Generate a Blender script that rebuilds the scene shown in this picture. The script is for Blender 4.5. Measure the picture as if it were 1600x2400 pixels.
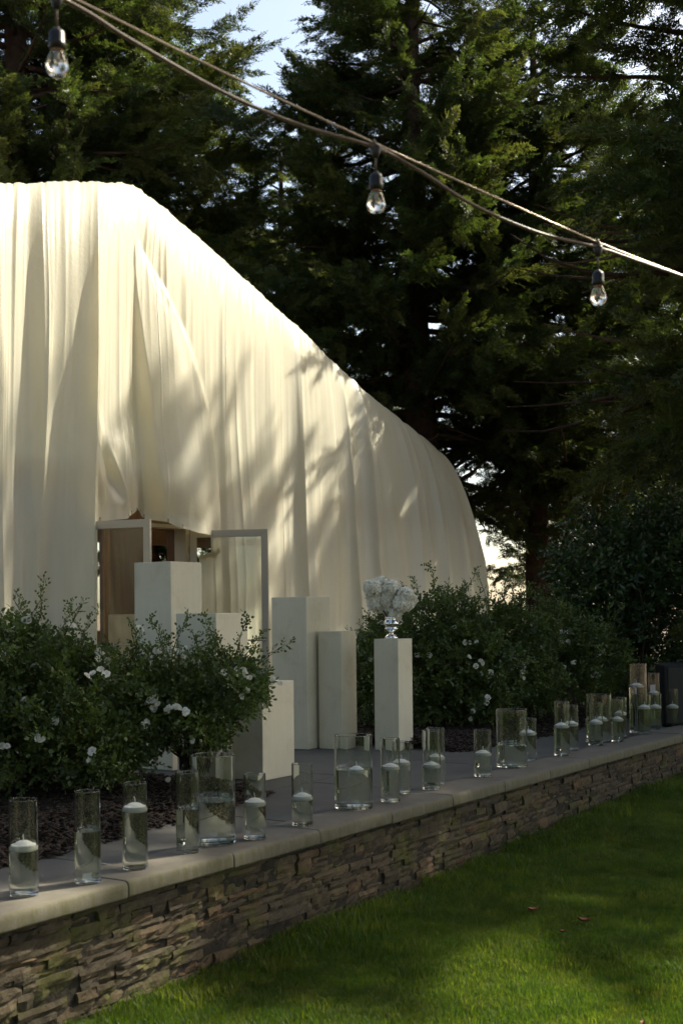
import bpy, bmesh, math, random
import numpy as np
from mathutils import Matrix, Vector

for o in list(bpy.data.objects):
    bpy.data.objects.remove(o)
scene = bpy.context.scene
R_ = math.radians

# ------------------------------------------------------------------ camera
FPX, YH, CAMZ, ROLL = 3000.0, 1433.0, 1.0, R_(0.6)
cam_d = bpy.data.cameras.new('camera')
cam = bpy.data.objects.new('camera', cam_d)
scene.collection.objects.link(cam)
cam.matrix_world = Matrix.Translation((0, 0, CAMZ)) @ Matrix.Rotation(R_(90), 4, 'X') @ Matrix.Rotation(-ROLL, 4, 'Z')
cam_d.sensor_width = 36.0
cam_d.lens = FPX / 2400 * 36.0
cam_d.shift_y = (YH - 1200) / 2400
cam_d.clip_start = 0.05
cam_d.clip_end = 3000
cam_d.dof.use_dof = True
cam_d.dof.focus_distance = 9.5
cam_d.dof.aperture_fstop = 5.6
scene.camera = cam

# ------------------------------------------------------------------ sky, sun, exposure
SUN_EL = R_(43)
SUN_AZ = math.atan2(0.82, 0.57)          # clockwise from +Y
sun_dir = Vector((math.sin(SUN_AZ) * math.cos(SUN_EL), math.cos(SUN_AZ) * math.cos(SUN_EL), math.sin(SUN_EL)))
world = bpy.data.worlds.new('World')
scene.world = world
world.use_nodes = True
wt = world.node_tree
wt.nodes.clear()
w_out = wt.nodes.new('ShaderNodeOutputWorld')
w_bg = wt.nodes.new('ShaderNodeBackground')
w_sky = wt.nodes.new('ShaderNodeTexSky')
w_sky.sky_type = 'NISHITA'
w_sky.sun_disc = False
w_sky.sun_elevation = SUN_EL
w_sky.sun_rotation = SUN_AZ
w_sky.air_density = 0.8
w_sky.dust_density = 2.2
w_sky.ozone_density = 0.3
w_bg.inputs['Strength'].default_value = 0.125
wt.links.new(w_sky.outputs[0], w_bg.inputs[0])
wt.links.new(w_bg.outputs[0], w_out.inputs[0])
sun_l = bpy.data.lights.new('sun', 'SUN')
sun_l.energy = 4.4
sun_l.angle = R_(0.7)
sun_l.color = (1.0, 0.965, 0.89)
sun = bpy.data.objects.new('sun', sun_l)
sun.rotation_euler = sun_dir.to_track_quat('Z', 'Y').to_euler()
scene.collection.objects.link(sun)
scene.view_settings.view_transform = 'Standard'
scene.view_settings.look = 'None'
scene.view_settings.exposure = 1.3
scene.view_settings.gamma = 1.0
scene.view_settings.use_curve_mapping = False
scene.view_settings.use_white_balance = True          # camera balanced for open shade
scene.view_settings.white_balance_temperature = 7300
scene.view_settings.white_balance_tint = 5
scene.render.engine = 'CYCLES'
scene.cycles.use_denoising = True
scene.cycles.max_bounces = 12
scene.cycles.transmission_bounces = 12
scene.cycles.transparent_max_bounces = 8
scene.cycles.diffuse_bounces = 3
scene.cycles.glossy_bounces = 3
scene.cycles.use_adaptive_sampling = True
scene.cycles.adaptive_threshold = 0.02
scene.cycles.caustics_reflective = False
scene.cycles.sample_clamp_indirect = 4.0
scene.cycles.blur_glossy = 0.5

# ------------------------------------------------------------------ pixel helpers (photo pixels, 1600 x 2400)
CR, SR = math.cos(ROLL), math.sin(ROLL)


def ray(px, py):
    u, v = px - 800.0, YH - py
    return np.array([(u * CR + v * SR) / FPX, 1.0, (-u * SR + v * CR) / FPX])


def at(px, py, d):
    r = ray(px, py)
    return np.array([r[0] * d, d, CAMZ + r[2] * d])


def gnd(px, py, z=0.0):
    r = ray(px, py)
    d = (z - CAMZ) / r[2]
    return np.array([r[0] * d, d, z])


def pxm(d):
    return FPX / d


WD = np.array([0.546, 0.838, 0.0]); WD /= np.linalg.norm(WD)     # along the terrace edge
WP = np.array([-WD[1], WD[0], 0.0])                               # from the edge toward the building
W0 = gnd(0, 2146)
FO = np.array([-2.03, 17.3, 0.0])                                 # right door jamb
FD = WD.copy()
FN = -WP                                                          # outward normal of the facade


def fac(px, py, n=0.0):
    r = ray(px, py)
    c = np.array([0, 0, CAMZ])
    d = (n + np.dot(FO - c, FN)) / np.dot(r, FN)
    p = c + r * d
    return np.array([np.dot(p - FO, FD), p[2], d])


def FP(t, n, z):
    p = FO + FD * t + FN * n
    return np.array([p[0], p[1], z])


def WPT(s, p, z):
    q = W0 + WD * s + WP * p
    return np.array([q[0], q[1], z])


def wsp(x, y):
    q = np.array([x, y, 0]) - W0
    return float(np.dot(q, WD)), float(np.dot(q, WP))


# ------------------------------------------------------------------ noise
def _h(i, j, seed):
    i = i.astype(np.int64); j = j.astype(np.int64)
    n = (i * 374761393 + j * 668265263 + seed * 1442695041) & 0x7fffffff
    n = ((n ^ (n >> 13)) * 1274126177) & 0x7fffffff
    n = (n ^ (n >> 16)) & 0xffff
    return n / 32767.5 - 1.0


def vn2(x, y, seed=0):
    x = np.asarray(x, float); y = np.asarray(y, float)
    x, y = np.broadcast_arrays(x, y)
    i = np.floor(x); j = np.floor(y)
    fx = x - i; fy = y - j
    fx = fx * fx * fx * (fx * (fx * 6 - 15) + 10); fy = fy * fy * (3 - 2 * fy)
    a = _h(i, j, seed); b = _h(i + 1, j, seed); c = _h(i, j + 1, seed); d = _h(i + 1, j + 1, seed)
    return (a * (1 - fx) + b * fx) * (1 - fy) + (c * (1 - fx) + d * fx) * fy


# ------------------------------------------------------------------ scene helpers
def mesh_np(name, verts, faces, smooth=False, recalc=False):
    me = bpy.data.meshes.new(name)
    verts = np.asarray(verts, np.float32)
    if isinstance(faces, np.ndarray) and faces.ndim == 2:
        k = faces.shape[1]
        me.vertices.add(len(verts)); me.vertices.foreach_set('co', verts.ravel())
        me.loops.add(faces.size); me.loops.foreach_set('vertex_index', faces.ravel().astype(np.int32))
        me.polygons.add(len(faces))
        me.polygons.foreach_set('loop_start', np.arange(0, faces.size, k, dtype=np.int32))
        me.update(calc_edges=True); me.validate()
    else:
        me.from_pydata([tuple(map(float, v)) for v in verts], [], [tuple(map(int, f)) for f in faces])
        me.update()
    if recalc:
        bm = bmesh.new(); bm.from_mesh(me)
        bmesh.ops.recalc_face_normals(bm, faces=bm.faces)
        bm.to_mesh(me); bm.free()
    if smooth:
        me.polygons.foreach_set('use_smooth', np.ones(len(me.polygons), bool))
    return me


def put(name, me, mat=None, parent=None, loc=None, rz=0.0, label=None, cat=None, group=None, kind=None):
    o = bpy.data.objects.new(name, me)
    scene.collection.objects.link(o)
    if mat is not None and not me.materials:
        me.materials.append(mat)
    if loc is not None:
        o.location = tuple(float(c) for c in loc)
    if rz:
        o.rotation_euler[2] = rz
    if parent is not None:
        o.parent = parent
    tag(o, label, cat, group, kind)
    return o


def tag(o, label=None, cat=None, group=None, kind=None):
    if label: o['label'] = label
    if cat: o['category'] = cat
    if group: o['group'] = group
    if kind: o['kind'] = kind


def thing(name, loc, label, cat, group=None, kind=None, rz=0.0):
    o = bpy.data.objects.new(name, None)
    scene.collection.objects.link(o)
    o.empty_display_size = 0.1
    o.location = tuple(float(c) for c in loc)
    o.rotation_euler[2] = rz
    tag(o, label, cat, group, kind)
    return o


def wpart(name, verts, faces, mat, parent, smooth=False, recalc=False, kind=None):
    """a part given in world coordinates, under an unrotated Empty"""
    v = np.asarray(verts, float) - np.array(parent.location)
    return put(name, mesh_np(name, v, faces, smooth, recalc), mat, parent, kind=kind)


def box_vf(c, ax, ay, az):
    """box from centre and three half-axis vectors"""
    c = np.array(c, float); ax = np.array(ax, float); ay = np.array(ay, float); az = np.array(az, float)
    v = [c + sx * ax + sy * ay + sz * az for sz in (-1, 1) for sx, sy in ((-1, -1), (1, -1), (1, 1), (-1, 1))]
    f = [(0, 3, 2, 1), (4, 5, 6, 7), (0, 1, 5, 4), (1, 2, 6, 5), (2, 3, 7, 6), (3, 0, 4, 7)]
    return v, f


def bevel_box(c, ax, ay, az, b=0.004, seg=2):
    v, f = box_vf(c, ax, ay, az)
    bm = bmesh.new()
    vs = [bm.verts.new(tuple(p)) for p in v]
    for q in f: bm.faces.new([vs[i] for i in q])
    bmesh.ops.recalc_face_normals(bm, faces=bm.faces)
    bmesh.ops.bevel(bm, geom=list(bm.edges), offset=b, segments=seg, affect='EDGES', profile=0.5)
    bm.verts.ensure_lookup_table()
    V = [tuple(p.co) for p in bm.verts]; F = [tuple(p.index for p in q.verts) for q in bm.faces]
    bm.free()
    return V, F


def lathe(profile, n=36, hold=0.0):
    if hold:                                   # rings close to the ends of long runs keep the shading straight
        pp = [profile[0]]
        for a, b in zip(profile[:-1], profile[1:]):
            L = math.hypot(b[0] - a[0], b[1] - a[1])
            if L > 5 * hold:
                for f in (hold / L, 2.5 * hold / L, 1 - 2.5 * hold / L, 1 - hold / L):
                    pp.append((a[0] + (b[0] - a[0]) * f, a[1] + (b[1] - a[1]) * f))
            pp.append(b)
        profile = pp
    V, F = [], []
    rings = []
    for r, z in profile:
        if r < 1e-6:
            rings.append([len(V)]); V.append((0, 0, z))
        else:
            rings.append(list(range(len(V), len(V) + n)))
            for k in range(n):
                a = 2 * math.pi * k / n
                V.append((r * math.cos(a), r * math.sin(a), z))
    for A, B in zip(rings[:-1], rings[1:]):
        for k in range(n):
            k2 = (k + 1) % n
            if len(A) == 1 and len(B) == 1: continue
            if len(A) == 1: F.append((A[0], B[k2], B[k]))
            elif len(B) == 1: F.append((A[k], A[k2], B[0]))
            else: F.append((A[k], A[k2], B[k2], B[k]))
    return V, F


def tube(path, radii, n=6, cap=True):
    path = np.asarray(path, float)
    radii = np.broadcast_to(np.asarray(radii, float), (len(path),))
    V, F = [], []
    tang = np.gradient(path, axis=0)
    ref = np.array([0.13, 0.21, 0.97])
    for i, p in enumerate(path):
        t = tang[i] / (np.linalg.norm(tang[i]) + 1e-9)
        r0 = ref if abs(np.dot(t, ref)) < 0.95 else np.array([1.0, 0, 0])
        a = np.cross(t, r0); a /= np.linalg.norm(a)
        b = np.cross(t, a)
        for k in range(n):
            an = 2 * math.pi * k / n
            V.append(p + radii[i] * (math.cos(an) * a + math.sin(an) * b))
    for i in range(len(path) - 1):
        for k in range(n):
            k2 = (k + 1) % n
            F.append((i * n + k, i * n + k2, (i + 1) * n + k2, (i + 1) * n + k))
    if cap:
        F.append(tuple(range(n - 1, -1, -1)))
        F.append(tuple(range((len(path) - 1) * n, len(path) * n)))
    return V, F


def merge(parts):
    V, F = [], []
    for v, f in parts:
        o = len(V)
        V.extend(v); F.extend([tuple(i + o for i in q) for q in f])
    return V, F


# ------------------------------------------------------------------ materials
def new_mat(name):
    m = bpy.data.materials.new(name)
    m.use_nodes = True
    nt = m.node_tree
    nt.nodes.clear()
    out = nt.nodes.new('ShaderNodeOutputMaterial')
    return m, nt, out


def N(nt, kind, **kw):
    n = nt.nodes.new(kind)
    for k, v in kw.items():
        if k in n.inputs: n.inputs[k].default_value = v
        else: setattr(n, k, v)
    return n


def ramp(nt, fac_sock, stops):
    n = nt.nodes.new('ShaderNodeValToRGB')
    e = n.color_ramp.elements
    while len(e) < len(stops): e.new(0.5)
    for i, (p, c) in enumerate(stops):
        e[i].position = p
        e[i].color = (*c, 1) if len(c) == 3 else c
    nt.links.new(fac_sock, n.inputs[0])
    return n.outputs[0]


def noise(nt, scale, detail=4, rough=0.55, vec=None, dist=0.0):
    n = nt.nodes.new('ShaderNodeTexNoise')
    n.inputs['Scale'].default_value = scale
    n.inputs['Detail'].default_value = detail
    n.inputs['Roughness'].default_value = rough
    n.inputs['Distortion'].default_value = dist
    if vec is not None: nt.links.new(vec, n.inputs['Vector'])
    return n.outputs[0]


def mixc(nt, f, a, b, mode='MIX'):
    n = nt.nodes.new('ShaderNodeMix')
    n.data_type = 'RGBA'; n.blend_type = mode
    for sock, val in ((n.inputs[0], f), (n.inputs[6], a), (n.inputs[7], b)):
        if isinstance(val, (int, float)): sock.default_value = val
        elif isinstance(val, tuple): sock.default_value = (*val, 1) if len(val) == 3 else val
        else: nt.links.new(val, sock)
    return n.outputs[2]


def bump(nt, h, strength=0.3, dist=0.01):
    n = nt.nodes.new('ShaderNodeBump')
    n.inputs['Strength'].default_value = strength
    n.inputs['Distance'].default_value = dist
    nt.links.new(h, n.inputs['Height'])
    return n.outputs[0]


def pos(nt):
    return nt.nodes.new('ShaderNodeNewGeometry').outputs['Position']


def objc(nt):
    return nt.nodes.new('ShaderNodeTexCoord').outputs['Object']


def rnd(nt):
    return nt.nodes.new('ShaderNodeObjectInfo').outputs['Random']


def bsdf(nt, out, color, rough=0.6, spec=0.5, nrm=None, **kw):
    b = nt.nodes.new('ShaderNodeBsdfPrincipled')
    if isinstance(color, tuple): b.inputs['Base Color'].default_value = (*color, 1)
    else: nt.links.new(color, b.inputs['Base Color'])
    if isinstance(rough, (int, float)): b.inputs['Roughness'].default_value = rough
    else: nt.links.new(rough, b.inputs['Roughness'])
    b.inputs['Specular IOR Level'].default_value = spec
    for k, v in kw.items(): b.inputs[k].default_value = v
    if nrm is not None: nt.links.new(nrm, b.inputs['Normal'])
    if out is not None: nt.links.new(b.outputs[0], out.inputs[0])
    return b


M = {}


def simple(name, c1, c2, scale=8, rough=0.6, spec=0.4, bs=0.2, bscale=60, bd=0.004, world_space=False, **kw):
    m, nt, out = new_mat(name)
    v = pos(nt) if world_space else objc(nt)
    c = ramp(nt, noise(nt, scale, 5, 0.6, v), [(0.3, c1), (0.7, c2)])
    nb = bump(nt, noise(nt, bscale, 4, 0.6, v), bs, bd) if bs else None
    bsdf(nt, out, c, rough, spec, nb, **kw)
    M[name] = m
    return m


def leaf_mat(name, c1, c2, c3, trans=0.35, rough=0.45, spec=0.4, patch=1.5, tint=(1.12, 1.2, 0.58)):
    """per-instance and patchy colour, thin translucent leaf"""
    m, nt, out = new_mat(name)
    r = rnd(nt)
    p = noise(nt, patch, 3, 0.6, pos(nt))
    c = ramp(nt, r, [(0.0, c1), (0.55, c2), (1.0, c3)])
    hs = nt.nodes.new('ShaderNodeHueSaturation')
    mr = nt.nodes.new('ShaderNodeMapRange')
    mr.inputs['From Min'].default_value = 0.3; mr.inputs['From Max'].default_value = 0.7
    mr.inputs['To Min'].default_value = 0.75; mr.inputs['To Max'].default_value = 1.25
    nt.links.new(p, mr.inputs['Value'])
    nt.links.new(mr.outputs[0], hs.inputs['Value'])
    nt.links.new(c, hs.inputs['Color'])
    b = bsdf(nt, None, hs.outputs[0], rough, spec)
    t = nt.nodes.new('ShaderNodeBsdfTranslucent')
    tc = mixc(nt, 1.0, hs.outputs[0], tint, 'MULTIPLY')
    nt.links.new(tc, t.inputs['Color'])
    mx = nt.nodes.new('ShaderNodeMixShader'); mx.inputs[0].default_value = trans
    nt.links.new(b.outputs[0], mx.inputs[1]); nt.links.new(t.outputs[0], mx.inputs[2])
    nt.links.new(mx.outputs[0], out.inputs[0])
    M[name] = m
    return m


leaf_mat('redwood_needles', (0.042, 0.060, 0.020), (0.064, 0.088, 0.025), (0.10, 0.105, 0.036), 0.46, 0.5, 0.35, 0.9)
leaf_mat('rose_leaf', (0.055, 0.08, 0.024), (0.08, 0.115, 0.03), (0.12, 0.155, 0.04), 0.3, 0.42, 0.45, 3.0)
leaf_mat('laurel_leaf', (0.018, 0.04, 0.012), (0.03, 0.06, 0.016), (0.055, 0.085, 0.02), 0.22, 0.35, 0.5, 2.0)
leaf_mat('grass_blade', (0.040, 0.080, 0.010), (0.066, 0.115, 0.014), (0.15, 0.17, 0.03), 0.6, 0.45, 0.4, 1.2)
leaf_mat('white_petal', (0.74, 0.70, 0.58), (0.82, 0.79, 0.68), (0.86, 0.83, 0.74), 0.3, 0.7, 0.2, 20, (1, 1, 1))
leaf_mat('hydrangea_petal', (0.86, 0.81, 0.68), (0.90, 0.86, 0.74), (0.92, 0.89, 0.79), 0.2, 0.75, 0.2, 200, (1, 1, 1))
simple('bark', (0.045, 0.026, 0.018), (0.11, 0.065, 0.042), 5, 0.9, 0.2, 0.8, 18, 0.05)
simple('cane', (0.03, 0.025, 0.014), (0.06, 0.055, 0.025), 30, 0.7, 0.3, 0.2, 80, 0.002)
simple('mulch', (0.012, 0.009, 0.006), (0.040, 0.027, 0.019), 22, 0.9, 0.2, 0.9, 45, 0.03, True)
simple('bark_chip', (0.018, 0.013, 0.009), (0.058, 0.041, 0.030), 12, 0.9, 0.2, 0.4, 60, 0.004, True)
simple('mortar', (0.022, 0.019, 0.015), (0.05, 0.043, 0.033), 20, 0.95, 0.1, 0.6, 60, 0.01, True)
simple('pale_bounce', (0.72, 0.68, 0.56), (0.78, 0.74, 0.62), 2, 0.8, 0.2, 0.1, 60, 0.003, True)
simple('soil_lawn', (0.02, 0.03, 0.009), (0.04, 0.06, 0.014), 6, 0.95, 0.1, 0.6, 60, 0.02, True)
simple('far_ground', (0.10, 0.075, 0.05), (0.19, 0.14, 0.10), 0.6, 0.95, 0.1, 0.4, 8, 0.05, True)
simple('pedestal_paint', (0.64, 0.57, 0.415), (0.70, 0.625, 0.46), 2.2, 0.5, 0.35, 0.08, 160, 0.002)
simple('silver', (0.75, 0.73, 0.70), (0.82, 0.80, 0.77), 8, 0.12, 0.5, 0, Metallic=1.0)
simple('aluminium', (0.47, 0.42, 0.335), (0.52, 0.465, 0.375), 3, 0.45, 0.5, 0.05, 200, 0.001)
simple('steel', (0.5, 0.5, 0.5), (0.6, 0.6, 0.6), 3, 0.25, 0.5, 0, Metallic=1.0)
simple('black_rubber', (0.006, 0.0055, 0.005), (0.014, 0.012, 0.011), 30, 0.4, 0.5, 0.1, 200, 0.001)
simple('black_case', (0.005, 0.005, 0.006), (0.009, 0.009, 0.010), 5, 0.6, 0.4, 0.2, 300, 0.001)
simple('cable_jacket', (0.085, 0.05, 0.032), (0.15, 0.095, 0.06), 40, 0.45, 0.5, 0.1, 100, 0.001)
simple('steel_wire', (0.30, 0.23, 0.17), (0.42, 0.33, 0.25), 60, 0.35, 0.5, 0, Metallic=0.6)
simple('brass_base', (0.35, 0.18, 0.08), (0.5, 0.28, 0.12), 20, 0.35, 0.5, 0, Metallic=0.9)
simple('filament', (0.55, 0.5, 0.42), (0.6, 0.55, 0.47), 20, 0.5, 0.5, 0)
simple('wax', (0.80, 0.78, 0.70), (0.84, 0.82, 0.75), 6, 0.45, 0.4, 0.05, 60, 0.002, **{'Subsurface Weight': 0.25})
M['wax'].node_tree.nodes['Principled BSDF'].inputs['Subsurface Radius'].default_value = (0.01, 0.008, 0.005)
simple('white_board', (0.66, 0.63, 0.60), (0.70, 0.67, 0.64), 3, 0.6, 0.3, 0.05, 100, 0.001)
simple('dry_leaf', (0.16, 0.06, 0.03), (0.34, 0.14, 0.06), 30, 0.7, 0.3, 0.3, 100, 0.003)
simple('wick', (0.7, 0.68, 0.6), (0.75, 0.72, 0.65), 30, 0.8, 0.2, 0)
simple('paper', (0.7, 0.7, 0.68), (0.76, 0.76, 0.74), 30, 0.6, 0.3, 0)


def scuff(m):
    nt = m.node_tree
    b = nt.nodes['Principled BSDF']
    src = b.inputs['Base Color'].links[0].from_socket
    n = noise(nt, 5.5, 6, 0.7, pos(nt), 0.4)
    st = ramp(nt, n, [(0.50, (1, 1, 1)), (0.72, (0.86, 0.84, 0.80))])
    mp = nt.nodes.new('ShaderNodeMapping'); mp.inputs['Scale'].default_value = (40, 40, 3)
    nt.links.new(pos(nt), mp.inputs[0])
    st2 = ramp(nt, noise(nt, 1.0, 4, 0.6, mp.outputs[0]), [(0.35, (0.95, 0.95, 0.945)), (0.7, (1.0, 1.0, 1.0))])
    c = mixc(nt, 1.0, mixc(nt, 1.0, src, st, 'MULTIPLY'), st2, 'MULTIPLY')
    nt.links.new(c, b.inputs['Base Color'])


scuff(M['pedestal_paint'])


def wood(name, c1, c2, sc=(1, 1, 9)):
    m, nt, out = new_mat(name)
    mp = nt.nodes.new('ShaderNodeMapping')
    mp.inputs['Scale'].default_value = sc
    nt.links.new(pos(nt), mp.inputs[0])
    n = noise(nt, 3.0, 6, 0.65, mp.outputs[0], 0.6)
    c = ramp(nt, n, [(0.3, c1), (0.72, c2)])
    bsdf(nt, out, c, 0.5, 0.4, bump(nt, n, 0.15, 0.004))
    M[name] = m


wood('door_wood', (0.15, 0.07, 0.032), (0.30, 0.15, 0.07), (9, 9, 1))
wood('panel_wood', (0.07, 0.032, 0.016), (0.15, 0.072, 0.035), (9, 9, 1))


def mk_fabric():
    m, nt, out = new_mat('satin_fabric')
    mp = nt.nodes.new('ShaderNodeMapping')
    mp.inputs['Scale'].default_value = (1, 1, 0.25)
    nt.links.new(pos(nt), mp.inputs[0])
    n1 = noise(nt, 6, 5, 0.6, mp.outputs[0])
    c = ramp(nt, n1, [(0.3, (0.87, 0.82, 0.655)), (0.7, (0.91, 0.865, 0.71))])
    fine = noise(nt, 55, 4, 0.6, mp.outputs[0])
    cr = noise(nt, 14, 4, 0.65, pos(nt), 0.8)
    hh = mixc(nt, 0.35, cr, fine)
    nb = bump(nt, hh, 0.28, 0.02)
    b = bsdf(nt, None, c, 0.30, 0.7, nb)
    b.inputs['Sheen Weight'].default_value = 0.15
    b.inputs['Anisotropic'].default_value = 0.4
    t = nt.nodes.new('ShaderNodeBsdfTranslucent')
    tc = mixc(nt, 1.0, c, (1.0, 0.95, 0.74), 'MULTIPLY')
    nt.links.new(tc, t.inputs['Color'])
    mx = nt.nodes.new('ShaderNodeMixShader'); mx.inputs[0].default_value = 0.40
    nt.links.new(b.outputs[0], mx.inputs[1]); nt.links.new(t.outputs[0], mx.inputs[2])
    nt.links.new(mx.outputs[0], out.inputs[0])
    # sewn seams between the widths of cloth
    at_ = nt.nodes.new('ShaderNodeAttribute'); at_.attribute_name = 'sarc'
    wob = noise(nt, 9, 3, 0.6, pos(nt))
    ad = nt.nodes.new('ShaderNodeMath'); ad.operation = 'MULTIPLY_ADD'; ad.inputs[1].default_value = 0.02
    nt.links.new(wob, ad.inputs[0]); nt.links.new(at_.outputs['Fac'], ad.inputs[2])
    dv = nt.nodes.new('ShaderNodeMath'); dv.operation = 'DIVIDE'; dv.inputs[1].default_value = 1.42
    nt.links.new(ad.outputs[0], dv.inputs[0])
    fr = nt.nodes.new('ShaderNodeMath'); fr.operation = 'FRACT'; nt.links.new(dv.outputs[0], fr.inputs[0])
    sb = nt.nodes.new('ShaderNodeMath'); sb.operation = 'SUBTRACT'; sb.inputs[1].default_value = 0.5; nt.links.new(fr.outputs[0], sb.inputs[0])
    ab = nt.nodes.new('ShaderNodeMath'); ab.operation = 'ABSOLUTE'; nt.links.new(sb.outputs[0], ab.inputs[0])
    mr = nt.nodes.new('ShaderNodeMapRange'); mr.inputs['From Min'].default_value = 0.0; mr.inputs['From Max'].default_value = 0.012
    mr.inputs['To Min'].default_value = 1.0; mr.inputs['To Max'].default_value = 0.0
    nt.links.new(ab.outputs[0], mr.inputs['Value'])
    cr2 = noise(nt, 70, 3, 0.6, pos(nt))
    mu = nt.nodes.new('ShaderNodeMath'); mu.operation = 'MULTIPLY'; nt.links.new(mr.outputs[0], mu.inputs[0]); nt.links.new(cr2, mu.inputs[1])
    bm2 = nt.nodes.new('ShaderNodeBump'); bm2.inputs['Strength'].default_value = 0.6; bm2.inputs['Distance'].default_value = 0.03
    nt.links.new(mu.outputs[0], bm2.inputs['Height']); nt.links.new(nb, bm2.inputs['Normal'])
    nt.links.new(bm2.outputs[0], b.inputs['Normal'])
    M['satin_fabric'] = m


mk_fabric()


def mk_glass(name, color, ior, rough=0.0):
    m, nt, out = new_mat(name)
    g = nt.nodes.new('ShaderNodeBsdfGlass')
    g.inputs['Color'].default_value = (*color, 1)
    g.inputs['IOR'].default_value = ior
    g.inputs['Roughness'].default_value = rough
    nt.links.new(g.outputs[0], out.inputs[0])
    M[name] = m


mk_glass('vase_glass', (0.985, 0.99, 0.985), 1.47)
mk_glass('water', (0.985, 0.99, 0.97), 1.33)
mk_glass('bulb_glass', (0.98, 0.97, 0.95), 1.45)
mk_glass('door_glass', (0.93, 0.95, 0.93), 1.45)


def mk_stone():
    m, nt, out = new_mat('ledge_stone')
    r = rnd(nt)
    v = objc(nt)
    c = ramp(nt, r, [(0.0, (0.044, 0.035, 0.023)), (0.3, (0.080, 0.060, 0.038)), (0.55, (0.070, 0.057, 0.041)),
                     (0.8, (0.110, 0.080, 0.049)), (1.0, (0.105, 0.065, 0.036))])
    p = pos(nt)
    n1 = noise(nt, 26, 6, 0.65, p)
    c = mixc(nt, 0.75, c, ramp(nt, n1, [(0.25, (0.45, 0.43, 0.4)), (0.75, (1.18, 1.15, 1.1))]), 'MULTIPLY')
    # moss and algae stains
    n2 = noise(nt, 4.5, 5, 0.7, p)
    sx = nt.nodes.new('ShaderNodeMapRange'); sx.inputs['From Min'].default_value = 0.50; sx.inputs['From Max'].default_value = 0.68
    nt.links.new(n2, sx.inputs['Value'])
    c = mixc(nt, sx.outputs[0], c, (0.075, 0.075, 0.018))
    h = mixc(nt, 0.5, n1, noise(nt, 90, 5, 0.7, p))
    bsdf(nt, out, c, 0.88, 0.25, bump(nt, h, 0.75, 0.012))
    M['ledge_stone'] = m
    m2, nt, out = new_mat('coping_stone')
    p = pos(nt)
    n1 = noise(nt, 9, 6, 0.65, p)
    c = ramp(nt, n1, [(0.25, (0.112, 0.10, 0.08)), (0.75, (0.165, 0.147, 0.118))])
    spk = noise(nt, 220, 2, 0.5, p)
    c = mixc(nt, 0.5, c, ramp(nt, spk, [(0.3, (0.6, 0.6, 0.6)), (0.6, (1.1, 1.1, 1.1))]), 'MULTIPLY')
    # algae on the weathered front face and its upper arris
    tc = nt.nodes.new('ShaderNodeSeparateXYZ')
    nt.links.new(objc(nt), tc.inputs[0])
    mr = nt.nodes.new('ShaderNodeMapRange')
    mr.inputs['From Min'].default_value = 0.022; mr.inputs['From Max'].default_value = 0.004
    nt.links.new(tc.outputs[1], mr.inputs['Value'])
    mp = nt.nodes.new('ShaderNodeMapping'); mp.inputs['Scale'].default_value = (30, 30, 6)
    nt.links.new(p, mp.inputs[0])
    n2 = noise(nt, 1.2, 5, 0.7, mp.outputs[0])
    mu = nt.nodes.new('ShaderNodeMath'); mu.operation = 'MULTIPLY'
    mr2 = nt.nodes.new('ShaderNodeMapRange'); mr2.inputs['From Min'].default_value = 0.3; mr2.inputs['From Max'].default_value = 0.65
    nt.links.new(n2, mr2.inputs['Value'])
    nt.links.new(mr.outputs[0], mu.inputs[0]); nt.links.new(mr2.outputs[0], mu.inputs[1])
    hf = nt.nodes.new('ShaderNodeMath'); hf.operation = 'MULTIPLY'; hf.inputs[1].default_value = 0.75
    nt.links.new(mu.outputs[0], hf.inputs[0])
    c = mixc(nt, hf.outputs[0], c, (0.075, 0.072, 0.026))
    bsdf(nt, out, c, 0.85, 0.25, bump(nt, mixc(nt, 0.4, n1, spk), 0.35, 0.006))
    M['coping_stone'] = m2
    m3, nt, out = new_mat('paver_concrete')
    p = pos(nt)
    n1 = noise(nt, 3.5, 6, 0.65, p)
    c = ramp(nt, n1, [(0.25, (0.068, 0.064, 0.055)), (0.75, (0.106, 0.10, 0.086))])
    spk = noise(nt, 160, 3, 0.6, p)
    c = mixc(nt, 0.5, c, ramp(nt, spk, [(0.3, (0.7, 0.7, 0.7)), (0.65, (1.12, 1.12, 1.12))]), 'MULTIPLY')
    bsdf(nt, out, c, 0.75, 0.35, bump(nt, spk, 0.2, 0.003))
    M['paver_concrete'] = m3


mk_stone()


# ------------------------------------------------------------------ instanced foliage (geometry nodes)
def gn_group():
    ng = bpy.data.node_groups.new('scatter', 'GeometryNodeTree')
    ng.interface.new_socket('Geometry', in_out='INPUT', socket_type='NodeSocketGeometry')
    ng.interface.new_socket('Geometry', in_out='OUTPUT', socket_type='NodeSocketGeometry')
    return ng


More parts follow.
